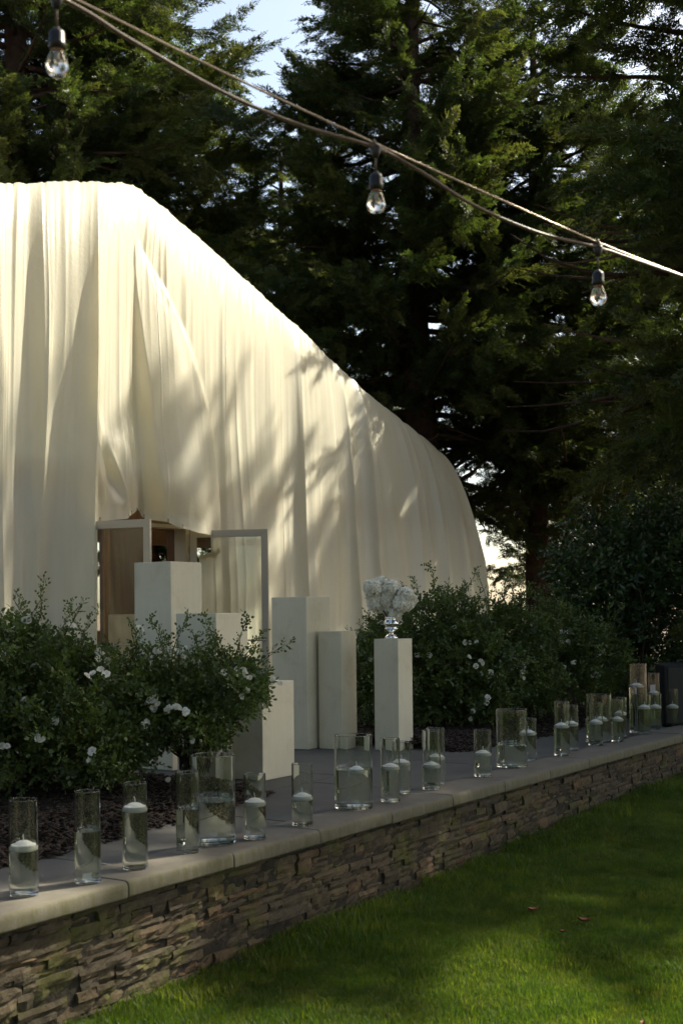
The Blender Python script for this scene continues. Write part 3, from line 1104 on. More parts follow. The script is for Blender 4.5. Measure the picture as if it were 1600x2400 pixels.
def fold_field(s, v, seed=0):
    """out-of-plane fold depth for arc position s (m) and drop fraction v"""
    v = np.clip(v, 0, 1)
    w = s + 0.16 * v * vn2(s * 0.8, v * 1.3, seed + 1) + 0.03 * vn2(s * 3, v * 3, seed + 2)
    big = vn2(w * 1.0 + 3.1, v * 0.35, seed + 3)
    a1 = vn2(w * 1.9 + 7.7, v * 0.5, seed + 4)
    a2 = vn2(w * 5.3 + 1.3, v * 0.9, seed + 5)
    a3 = vn2(w * 12.0, v * 1.2, seed + 6)
    a4 = vn2(w * 27.0, v * 2.0, seed + 7)
    m2 = 0.5 + 0.5 * vn2(w * 1.3, v * 1.5, seed + 8)
    zone = np.clip(0.5 + 1.3 * vn2(w * 0.55 + 9, v * 0.6, seed + 9), 0, 1)
    d = 0.14 * (0.15 + v ** 0.8) * big
    d += 0.095 * (0.16 + v ** 0.7) * (1 - 2.2 * np.abs(a1) ** 0.85)
    rgt = np.clip((s - 1.0) / 3.0, 0, 1)
    d += 0.05 * rgt * v * (1 - 2.1 * np.abs(vn2(w * 1.5 + 4.4, v * 0.3, seed + 12)))
    d += 0.050 * (1 - 0.78 * rgt) * (0.30 + 0.65 * v) * (1 - 2.0 * np.abs(a2)) * (0.15 + 0.35 * (1 - rgt) + 0.9 * m2 * zone)
    d += 0.0115 * (1 - 0.5 * rgt) * np.clip(1.2 - 1.5 * v, 0.08, 1) * (1 - 2.0 * np.abs(a3)) * (0.15 + m2 * (0.3 + zone))
    d += 0.004 * np.clip(1 - 3.0 * v, 0.02, 1) * a4
    return d, w


LY = np.array([480, 700, 900, 1050, 1130, 1192, 1300]); LX = np.array([318, 322, 331, 342, 350, 357, 362])
RY = np.array([540, 600, 660, 740, 820, 900, 980, 1060, 1140, 1200, 1300]); RX = np.array([330, 352, 384, 422, 455, 482, 501, 512, 518, 518, 515])


def sstep(x):
    x = np.clip(x, 0, 1)
    return x * x * (3 - 2 * x)


def proj(x, y, z):
    u = x / y * FPX; v = (z - CAMZ) / y * FPX
    return 800 + u * CR - v * SR, YH - (u * SR + v * CR)


def sheet(q0, q1, ncol, nrow, hem, seed=0, name='main_sheet', parent=None, door=None):
    q = np.linspace(q0, q1, ncol)
    T = np.array([fac(a, np.interp(a, SIL[:, 0], SIL[:, 1]), nT(a)) for a in q])
    tT, zT = T[:, 0].copy(), T[:, 1].copy()
    tB = np.array([fac(a, 1250, float(nB(a)))[0] for a in q])      # foot of each fold, straight below its top
    tend_T = tB[-1]
    tend_B = fac(1154, 1450, 0.16)[0]
    t_fan0 = fac(520, 1250, 0.09)[0]
    fan = np.clip((tB - t_fan0) / (tend_T - t_fan0), 0, 1) ** 1.7 * (tend_B - tend_T)
    vb = np.linspace(-1, 0, 14)[:-1]
    vd = np.linspace(0, 1, nrow) ** 1.15
    rows = np.concatenate([vb, vd])
    V = np.zeros((len(rows), ncol, 3))
    gone = np.zeros((len(rows), ncol), bool)
    sarc = tB + fan                       # metres along the hem
    zH = hem(tB)
    pucker = 0.012 * vn2(tT * 7, 0 * tT, seed + 20) + 0.010 * vn2(tT * 17, 0 * tT, seed + 21)
    ind = np.zeros(ncol)
    if door:
        dmid = (tB - door[0]) / (door[1] - door[0])
        ind = ((dmid > 0) & (dmid < 1)).astype(float)
    for j, v in enumerate(rows):
        if v < 0:
            b = -v
            n = nT(q) - 0.04 - 5.5 * b ** 1.6
            z = zT + pucker + 0.02 - 0.05 * b
            d, _ = fold_field(sarc, 0 * sarc, seed)
            z = z + d * 0.5 * max(0, 1 - b * 3) - 0.25 * b ** 2
            V[j] = FO[None, :] + FD[None, :] * tT[:, None] + FN[None, :] * (n + d * max(0, 1 - b * 4))[:, None]
            V[j, :, 2] = z
        else:
            g = math.sqrt(max(0.0, 1 - (1 - v) ** 2))
            tt = tT + (tB - tT + fan) * g
            n = nT(q) + (nB(q) - nT(q)) * g
            d, w = fold_field(sarc, np.full(ncol, v), seed)
            z = zT + (-0.01 - zT) * v
            if door:
                # satin above the doors hangs back, then puffs out where it is caught up
                k = np.clip((v - 0.46) / 0.20, 0, 1.0)
                soft = np.clip(np.minimum(dmid, 1 - dmid) / 0.05, 0, 1)
                dg = vn2(dmid * 8.5 - k * 2.6, 0 * dmid + k * 1.6, 66) 
                lft = sstep((0.56 - dmid) / 0.10)
                n = n + ind * soft * (-0.05 * np.clip(v * 2.2, 0, 1) + k * (0.10 * math.sin(math.pi * min(1, k * 0.9)) + 0.09 * lft * (1 - 2.2 * np.abs(dg) ** 1.2)))
                hang = z < zH
                z = np.where((ind > 0) & hang, zH, z)
                gone[j] = (ind > 0) & hang
            # the big billow right of the seam above the doors
            Q = FO[None, :] + FD[None, :] * tt[:, None] + FN[None, :] * n[:, None]
            px, py = proj(Q[:, 0], Q[:, 1], z)
            xl = np.interp(py, LY, LX); xr = np.interp(py, RY, RX)
            a_ = (px - xl) / np.maximum(8, xr - xl)
            bb = np.clip((py - 540) / (1250 - 540), 0, 1)
            ins = sstep(a_ / 0.09) * sstep((1 - a_) / 0.17) * (a_ > 0) * (a_ < 1) * (py < 1300)
            fo = vn2(a_ * 3.2 + 0.35 * bb + 0.3, bb * 0.35, 81) + 0.25 * vn2(a_ * 7 + 0.3 * bb, bb * 0.4, 83)
            n = n + ins * (bb ** 1.1 * (0.10 + 0.20 * np.sin(np.pi * np.clip(a_, 0, 1) * 0.95)) + 0.06 * bb ** 1.1 * fo)
            d = d * (1 - 0.88 * ins * np.clip(bb * 2, 0, 1))
            lat = 0.045 * v * vn2(sarc * 2.6, np.full(ncol, v * 0.8), seed + 30)
            z = z + pucker * max(0, 1 - v * 25) + d * 0.35 * max(0, 1 - v * 8)
            amp = min(1.0, 0.35 + v * 5)
            V[j] = FO[None, :] + FD[None, :] * (tt + lat)[:, None] + FN[None, :] * (n + d * amp)[:, None]
            V[j, :, 2] = z
    extra = 26                                            # turn the corner round the end of the hall
    W_ = np.zeros((len(rows), extra, 3))
    base = V[:, -1]
    for k in range(extra):
        f = (k + 1) / extra
        n_back = -6.0 * f ** 1.8
        ang = min(1.0, f * 6) * math.pi / 2
        for j in range(len(rows)):
            v = max(0, rows[j])
            fl, _ = fold_field(np.array([sarc[-1] + f * 6]), np.array([v]), seed + 50)
            W_[j, k] = base[j] + FN * n_back + FD * (0.10 * v * math.sin(ang) + fl[0] * 0.6 * v)
            if rows[j] < 0: W_[j, k] = base[j] + FN * n_back * (1 + rows[j]) + FD * 0.02
    V = np.concatenate([V, W_], 1)
    gone = np.concatenate([gone, np.zeros((len(rows), extra), bool)], 1)
    ny, nx = V.shape[:2]
    i = np.arange(ny * nx).reshape(ny, nx)
    F = np.stack([i[:-1, :-1], i[1:, :-1], i[1:, 1:], i[:-1, 1:]], -1).reshape(-1, 4)
    # a face whose upper row is already past the hem is open doorway; so is any face bridging to it
    g_up = gone[:-1, :-1] | gone[:-1, 1:]
    mixed = (gone[1:, :-1] != gone[1:, 1:])
    F = F[~(g_up | mixed).ravel()]
    o = wpart(name, V.reshape(-1, 3), F, M['satin_fabric'], parent, True)
    sa = np.concatenate([sarc, sarc[-1] + np.linspace(0.1, 6, extra)])
    at_ = o.data.attributes.new('sarc', 'FLOAT', 'POINT')
    at_.data.foreach_set('value', np.tile(sa, len(rows)).astype(np.float32)[:len(o.data.vertices)])
    return o


def make_drape():
    root = thing('fabric_drape', FP(0, 0.2, -0.02), 'cream satin fabric draped in long folds over the whole hall', 'drape')
    t_l, t_r = fac(241, 1250, 0.455)[0], fac(456, 1280, 0.06)[0]
    hx = np.array([150, 205, 240, 300, 330, 352, 372, 400, 440, 480, 520]); hy = np.array([1222, 1221, 1220, 1214, 1206, 1188, 1210, 1234, 1250, 1256, 1250])
    ht = np.array([fac(x, y, 0.17) for x, y in zip(hx, hy)])

    def hem(t):
        return np.where((t > t_l) & (t < t_r), np.interp(t, ht[:, 0], ht[:, 1]), -0.01)
    sheet(-420, Q_END, 1150, 150, hem, 0, name='main_sheet', parent=root, door=(t_l, t_r))

    return root


make_drape()


# ================================================================== PEDESTALS AND FLOWERS
def pedestal(px, py_top, d, s, label, wl=None, py_bot=None):
    """square column whose nearest vertical edge is at pixel px; d = depth of that edge"""
    top = at(px, py_top, d)
    c0 = np.array([top[0], top[1], 0])
    # faces: right face is parallel to the facade, left face at right angles to it
    c = c0 + WD * s / 2 + WP * s / 2
    h = top[2]
    v, f = bevel_box((0, 0, h / 2), WD * s / 2, WP * s / 2, (0, 0, h / 2), 0.003, 2)
    me = mesh_np('pedestal', v, f)
    o = put('pedestal', me, M['pedestal_paint'], loc=(c[0], c[1], -0.018), label=label, cat='pedestal', group='cream display pedestals')
    return o, c, h - 0.018


pedestal(400, 1309, 8.28, 0.315, 'tallest cream pedestal, in front of the open glass doors')
pedestal(506, 1430, 7.72, 0.315, 'wide cream pedestal overlapping the tallest one, behind the rose bush tips')
pedestal(614, 1594, 7.72, 0.33, 'shortest cream pedestal, just right of the rose bush')
pedestal(717, 1393, 9.45, 0.315, 'tall wide cream pedestal right of the open door')
pedestal(799, 1474, 9.42, 0.205, 'narrow cream pedestal without flowers, between the tall wide one and the flowers')
fp, fpc, fph = pedestal(932, 1492, 9.28, 0.205, 'narrow cream pedestal carrying the silver flower urn')
# one more stands behind the glass of the left leaf
tp = at(289, 1437, 16.2)
v, f = bevel_box((0, 0, tp[2] / 2), WD * 0.27, WP * 0.23, (0, 0, tp[2] / 2), 0.003, 2)
put('pedestal', mesh_np('pedestal', v, f), M['pedestal_paint'], loc=(tp[0] + 0.10, tp[1] + 0.38, -0.018),
    label='cream pedestal seen through the glass of the left door', cat='pedestal', group='cream display pedestals')


def make_urn():
    base = np.array([fpc[0] - 0.012, fpc[1] - 0.01, fph])
    u = thing('silver_urn', base, 'shiny silver pedestal urn holding the white flowers', 'urn')
    prof = [(0, 0.0), (0.048, 0.0), (0.050, 0.006), (0.047, 0.016), (0.036, 0.026), (0.020, 0.034), (0.016, 0.044), (0.020, 0.050), (0.032, 0.058),
            (0.048, 0.068), (0.053, 0.074), (0.046, 0.080), (0.044, 0.088), (0.054, 0.100), (0.058, 0.112), (0.054, 0.126), (0.046, 0.136), (0.044, 0.150), (0.050, 0.162), (0.047, 0.162), (0.041, 0.150), (0.0, 0.148)]
    put('bowl', mesh_np('bowl', *lathe(prof, 40), smooth=True, recalc=True), M['silver'], u)
    for s in (-1, 1):
        pa = [(s * 0.052, 0, 0.105), (s * 0.075, 0, 0.108), (s * 0.086, 0, 0.120), (s * 0.078, 0, 0.133), (s * 0.052, 0, 0.131)]
        put('handle', mesh_np('handle', *tube(pa, 0.0035, 7), smooth=True), M['silver'], u)
    # bouquet: rounded hydrangea heads of many florets
    r = rs(5)
    b = thing('white_bouquet', base + np.array([0, 0, 0.14]), 'rounded bouquet of white hydrangea heads in the silver urn', 'flowers')
    V, F = [], []
    # floret: four cupped petals
    for k in range(4):
        a = k * math.pi / 2
        d = np.array([math.cos(a), math.sin(a), 0.25]); s_ = np.array([-math.sin(a), math.cos(a), 0])
        o = len(V)
        V += [np.zeros(3), d * 0.6 + s_ * 0.5, d * 1.05 + s_ * 0.22 + np.array([0, 0, 0.1]), d * 1.05 - s_ * 0.22 + np.array([0, 0, 0.1]), d * 0.6 - s_ * 0.5]
        F += [(o, o + 1, o + 2), (o, o + 2, o + 3), (o, o + 3, o + 4)]
    fl = proto('floret_source', np.array(V) * 0.011, np.array(F), M['hydrangea_petal'])
    heads_px = [(872, 1378, 20), (893, 1369, 19), (915, 1380, 22), (882, 1400, 22), (905, 1405, 24), (934, 1392, 21), (950, 1395, 18), (962, 1405, 15), (876, 1415, 19),
                (915, 1425, 24), (940, 1415, 20), (890, 1422, 17), (925, 1440, 17), (870, 1395, 15), (958, 1416, 14), (908, 1392, 22), (952, 1420, 13)]
    for k, (px, py, rp) in enumerate(heads_px):
        dd = fpc[1] + (0.0 if k % 2 else -0.045) + r.uniform(-0.03, 0.04)
        c = at(px, py, dd); rad = rp / pxm(dd) * r.uniform(0.72, 0.95)
        n = int(560 * (rad / 0.06) ** 2) + 110
        g = r.normal(0, 1, (n, 3)); g /= np.linalg.norm(g, axis=1)[:, None]
        P = c + g * rad * (1 + 0.06 * vn2(g[:, 0] * 4, g[:, 1] * 4 + k)[:, None]) * r.uniform(0.84, 1.08, (n, 1))
        rots = [((0.0, math.acos(max(-1, min(1, q[2]))), math.atan2(q[1], q[0]))) for q in g]
        scatter('hydrangea_head', P, np.array(rots) + r.normal(0, 0.35, (n, 3)), r.uniform(0.8, 1.45, n), np.zeros(n, int), [fl], b)
        core = lathe([(0, -0.82)] + [(0.82 * math.sin(a), -0.82 * math.cos(a)) for a in np.linspace(0.3, 2.84, 8)] + [(0, 0.82)], 12)
        vv = np.array(core[0]) * rad + c - np.array(b.location)
        put('head_core', mesh_np('head_core', vv, core[1], True), M['hydrangea_petal'], b)
    stems = []
    for k in range(14):
        px, py, rp = heads_px[k]
        e = at(px, py, fpc[1]); p0 = base + np.array([r.uniform(-0.03, 0.03), r.uniform(-0.03, 0.03), 0.13])
        stems.append(tube([p0, (p0 + e) / 2 + np.array([0, 0, 0.015]), e], 0.0028, 5))
    wpart('stems', *merge(stems), M['cane'], b)


make_urn()


# ================================================================== VASES AND CANDLES
def ordinal_vases():
    # cx, base y, width, rim y, water y, candle x (None = no candle), radius class, label, candle label
    L = [
        (57, 2100, 67, 1873, 1982, 57, 'leftmost glass cylinder vase on the coping, half full of water', 'white floating candle in the leftmost vase'),
        (207, 2070, 61, 1853, 1947, None, 'second glass cylinder vase from the left, without a candle', None),
        (318, 2038, 58, 1834, 1892, 318, 'third glass vase from the left, filled almost to the rim', 'white floating candle riding high in the third vase from the left'),
        (441, 2000, 55, 1809, 1895, None, 'slim candle-less glass vase in front of the leftmost wide vase', None),
        (500, 1978, 105, 1768, 1875, None, 'wide glass cylinder without candle, leftmost of the wide vases', None),
        (598, 1968, 52, 1813, 1880, 598, 'slim glass vase just right of the leftmost wide vase', 'white floating candle in the vase right of the leftmost wide vase'),
        (709, 1936, 49, 1789, 1867, 709, 'lone slim glass vase in front of the shortest pedestal', 'white floating candle in the lone vase by the shortest pedestal'),
        (829, 1896, 89, 1722, 1802, 836, 'wide glass vase with one small floating candle, near the middle', 'white floating candle in the middle wide vase'),
        (915, 1881, 45, 1730, 1797, 915, 'slim glass vase just right of the middle wide vase', 'white floating candle right of the middle wide vase, front of a pair'),
        (941, 1862, 42, 1738, 1787, 946, 'slim glass vase half hidden by another, below the flower pedestal', 'white floating candle below the flower pedestal, back of a pair'),
        (1011, 1852, 43, 1711, 1793, 1011, 'front slim glass vase of the pair right of the flower pedestal', 'white floating candle, front one of the pair right of the flower pedestal'),
        (1021, 1842, 43, 1706, 1774, 1024, 'rear slim glass vase of the pair right of the flower pedestal', 'white floating candle, rear one of the pair right of the flower pedestal'),
        (1131, 1822, 41, 1710, 1765, 1131, 'lone slim glass vase left of the third wide vase', 'white floating candle in the lone vase left of the third wide vase'),
        (1199, 1799, 73, 1662, 1745, None, 'third wide glass vase, candle-less, beside the sunlit coping patch', None),
        (1238, 1781, 37, 1683, 1717, 1238, 'slim glass vase tucked behind the third wide vase', 'white floating candle behind the third wide vase'),
        (1316, 1773, 37, 1644, 1700, 1315, 'left taller slim glass vase of the pair between the wide vases', 'white floating candle, left one of the pair between the wide vases'),
        (1337, 1761, 35, 1652, 1696, 1339, 'right slim glass vase of the pair between the wide vases', 'white floating candle, right one of the pair between the wide vases'),
        (1402, 1741, 60, 1627, 1684, 1408, 'farthest wide glass vase on the coping', 'white floating candle inside the farthest wide vase'),
        (1395, 1749, 34, 1647, 1692, 1395, 'slim glass vase in front of the farthest wide vase', 'white floating candle in front of the farthest wide vase'),
        (1446, 1740, 28, 1640, 1685, 1446, 'slim glass vase just right of the farthest wide vase, front', 'white floating candle just right of the farthest wide vase, front'),
        (1452, 1732, 31, 1634, 1671, 1455, 'slim glass vase just right of the farthest wide vase, behind', 'white floating candle just right of the farthest wide vase, behind'),
        (1495, 1719, 41, 1555, 1606, 1491, 'tallest glass vase of all, near the right end', 'white floating candle high in the tallest vase'),
        (1509, 1722, 29, 1628, 1657, 1508, 'slim glass vase standing in front of the tallest vase', 'white floating candle in front of the tallest vase'),
        (1531, 1706, 29, 1577, 1624, 1534, 'second tallest slim glass vase, right behind the tallest', 'white floating candle in the second tallest vase'),
        (1535, 1710, 28, 1625, 1656, 1535, 'slim glass vase in front of the second tallest vase', 'white floating candle in front of the second tallest vase'),
        (1575, 1702, 28, 1613, 1655, 1575, 'rightmost glass vase, in front of the black case', 'white floating candle in the rightmost vase'),
    ]
    r = rs(9)
    for k, (cx, yb, w, yr, yw, cxx, lab, clab) in enumerate(L):
        g = gnd(cx, yb - 2, 0.0)
        d = g[1]
        s, p = wsp(g[0], g[1])
        R = 0.5 * w / pxm(d)
        z0 = 0.0015 if p < 0.285 - R * 0.3 else -0.0165
        if 0.285 - R * 0.9 < p < 0.285 + R: z0 = 0.0015
        h = at(cx, yr, d)[2] - z0
        wl = at(cx, yw, d)[2] - z0
        t = 0.0032 if R < 0.07 else 0.0045
        tb = 0.013
        loc = np.array([g[0], g[1], z0])
        vs = thing('glass_vase', loc, lab, 'vase', 'cylinder vases along the coping')
        pr = [(0, 0), (R - 0.004, 0), (R - 0.001, 0.0015), (R, 0.005), (R, h - 0.0015), (R - t * 0.3, h), (R - t * 0.7, h), (R - t, h - 0.0015), (R - t, tb + 0.006),
              (R - t - 0.002, tb + 0.002), (R - t - 0.006, tb), (0, tb)]
        put('glass', mesh_np('glass', *lathe(pr, 48, 0.0012), smooth=True, recalc=True), M['vase_glass'], vs)
        rw = R - t + 0.0004
        pw = [(0, tb - 0.0004), (rw - 0.006, tb - 0.0004), (rw - 0.002, tb + 0.0016), (rw, tb + 0.006), (rw, wl + 0.0012), (rw - 0.0015, wl), (0, wl)]
        put('water', mesh_np('water', *lathe(pw, 48, 0.0012), smooth=True, recalc=True), M['water'], vs)
        if k == 1:                                      # a scrap of paper label on the bottom of this one
            pa = bevel_box((0.0, -R * 0.25, tb + 0.0135), (0.013, 0, 0.002), (0, 0.0003, 0), (0.001, 0.002, 0.010), 0.0001, 1)
            put('paper_label', mesh_np('paper_label', *pa), M['paper'], vs)
        if cxx is not None:
            rc = min(R - t - 0.0012, 0.0445) if R < 0.06 else 0.036
            if R > 0.06 and k == 21: rc = 0.05
            dx = (cxx - cx) / pxm(d)
            lim = max(0, R - t - 0.001 - rc)
            dx = max(-lim, min(lim, dx))
            dy = -math.sqrt(max(0, lim * lim - dx * dx)) * 0.5
            q = rc
            prof = [(0, -0.017), (q * 0.86, -0.017), (q * 0.97, -0.013), (q, -0.006), (q, 0.003), (q * 0.985, 0.0055), (q * 0.90, 0.0065), (q * 0.78, 0.0068),
                    (q * 0.70, 0.0095), (q * 0.55, 0.0145), (q * 0.35, 0.0180), (q * 0.15, 0.0195), (0, 0.0198)]
            cd = thing('floating_candle', loc + np.array([dx, dy, wl]), clab, 'candle', 'white floating candles')
            put('wax_body', mesh_np('wax_body', *lathe(prof, 40, 0.001), smooth=True, recalc=True), M['wax'], cd)
            wk = [(0, 0, 0.018), (0.0008, 0, 0.026), (0.002 * r.uniform(-1, 1), 0.001, 0.034), (0.005 * r.uniform(-1, 1), 0.001, 0.042)]
            put('wick', mesh_np('wick', *tube(wk, 0.0015, 6), smooth=True), M['wick'], cd)


ordinal_vases()


# ================================================================== STRING LIGHTS
def make_string_lights():
    # sag points of the cable through the three bulb stations
    st = [(133, -8, 2.62), (880, 346, 3.12), (1400, 580, 3.62)]
    root_p = at(880, 346, 3.12)
    root = thing('string_light', root_p, 'brown festoon cable with three clear glass bulbs across the top', 'string lights')
    pth = [at(-520, -330, 2.25)]
    ctrl = [at(-520, -330, 2.25), at(133, -10, 2.62), at(300, 90, 2.72), at(520, 215, 2.86), at(700, 292, 2.99), at(880, 346, 3.12), at(985, 402, 3.22), at(1110, 481, 3.34),
            at(1260, 545, 3.49), at(1400, 580, 3.62), at(1500, 614, 3.73), at(1620, 655, 3.86), at(1900, 745, 4.15)]
    C = np.array(ctrl)
    u = np.linspace(0, len(C) - 1, 140)

    def cr(C, u):
        out = []
        for x in u:
            i = min(int(x), len(C) - 2); f = x - i
            p0 = C[max(0, i - 1)]; p1 = C[i]; p2 = C[i + 1]; p3 = C[min(len(C) - 1, i + 2)]
            out.append(0.5 * ((2 * p1) + (-p0 + p2) * f + (2 * p0 - 5 * p1 + 4 * p2 - p3) * f * f + (-p0 + 3 * p1 - 3 * p2 + p3) * f ** 3))
        return np.array(out)
    wpart('cable', *tube(cr(C, u), 0.0045, 8), M['cable_jacket'], root, True)
    # bulbs
    bulb_px = [(133, 60, 178, 2.62), (883, 398, 504, 3.12), (1400, 628, 712, 3.62)]
    for (px, py, d), (bx, y0, y1, _) in zip(st, bulb_px):
        anchor = at(px, py, d)
        sc = 1.0
        zb = at(bx, y0 + 4, d)                       # top of the socket
        dz = zb - anchor
        body = lathe([(q_ * 0.86, z_ * 0.78) for q_, z_ in [(0, 0.0), (0.006, 0.0), (0.0075, -0.004), (0.016, -0.010), (0.019, -0.018), (0.019, -0.040), (0.0205, -0.043), (0.0205, -0.049), (0.0185, -0.051),
                      (0.0185, -0.058), (0.015, -0.058), (0, -0.056)]], 28)
        x0 = np.array([anchor[0], anchor[1], zb[2]])
        so = wpart('socket', np.array(body[0]) + x0, body[1], M['black_rubber'], root, True, True)
        off = -np.array(root.location)

        def sub(nm, vf, mat, sm=True):
            return put(nm, mesh_np(nm, np.asarray(vf[0], float) + off, vf[1], sm, True), mat, so)
        sub('lead', tube([anchor, (anchor + x0) / 2, x0], 0.0028, 6), M['cable_jacket'])
        # moulded T-piece where the lead leaves the cable
        tp = lathe([(0, 0.006), (0.010, 0.005), (0.011, -0.004), (0.008, -0.014), (0.005, -0.026), (0, -0.027)], 14)
        sub('tee', (np.array(tp[0]) * np.array([1.3, 1, 1]) + anchor, tp[1]), M['black_rubber'])
        tn = at(px + 40, py + 19, d + 0.03) - at(px - 40, py - 15, d - 0.03); tn = unit(tn)
        sub('clip', tube([anchor - tn * 0.022, anchor, anchor + tn * 0.03], 0.0062, 8), M['cable_jacket'])
        cap = lathe([(0, -0.042), (0.0130, -0.043), (0.0130, -0.052), (0.0115, -0.054), (0, -0.054)], 24)
        sub('screw_base', (np.array(cap[0]) + x0, cap[1]), M['brass_base'])
        # pear-shaped S14 envelope, thin glass
        Rb = 0.0225
        zs = np.linspace(0, 1, 26)
        op = []
        for z in zs:
            if z < 0.62:
                rr = 0.0125 + (Rb - 0.0125) * (math.sin((z / 0.62) * math.pi / 2)) ** 1.25
            else:
                rr = Rb * math.sqrt(max(0, 1 - ((z - 0.62) / 0.38) ** 2))
            op.append((max(rr, 0.0), -0.046 - 0.058 * z))
        ip = [(max(0, a - 0.0007), b + (0.0007 if a < Rb * 0.5 and b < -0.09 else 0)) for a, b in op]
        env = lathe([(q if q > 1e-5 else 0, z) for q, z in op] + [(q if q > 1e-5 else 0, z) for q, z in ip[::-1]], 32)
        sub('bulb', (np.array(env[0]) + x0, env[1]), M['bulb_glass'])
        fil = [x0 + np.array([0.0, 0, -0.052]), x0 + np.array([0.0, 0, -0.072]), x0 + np.array([0.003, 0.001, -0.076])]
        fil2 = tube([x0 + np.array([-0.006, 0, -0.076]), x0 + np.array([-0.004, 0.002, -0.086]), x0 + np.array([0, 0, -0.076]), x0 + np.array([0.004, -0.002, -0.086]), x0 + np.array([0.006, 0, -0.076])], 0.0006, 5)
        sub('filament', merge([tube(fil, 0.0024, 8), fil2]), M['filament'])
    # carrier wire
    wc = np.array([at(-300, -230, 2.42), at(170, -5, 2.68), at(520, 168, 2.88), at(872, 333, 3.115), at(1130, 449, 3.35), at(1398, 567, 3.62), at(1610, 650, 3.86), at(1900, 760, 4.2)])
    sw = thing('carrier_wire', at(872, 333, 3.115), 'thin taut wire running just above the bulb cable', 'wire')
    wpart('wire', *tube(cr(wc, np.linspace(0, 7, 90)), 0.0028, 7), M['steel_wire'], sw, True)
    for px, py, d in [(874, 335, 3.115), (1398, 568, 3.62)]:
        a = at(px, py - 8, d); b = at(px + 2, py + 12, d)
        wpart('tie', *tube([a, (a + b) / 2 + np.array([0.004, 0, 0]), b], 0.0035, 6), M['cable_jacket'], sw, True)


make_string_lights()


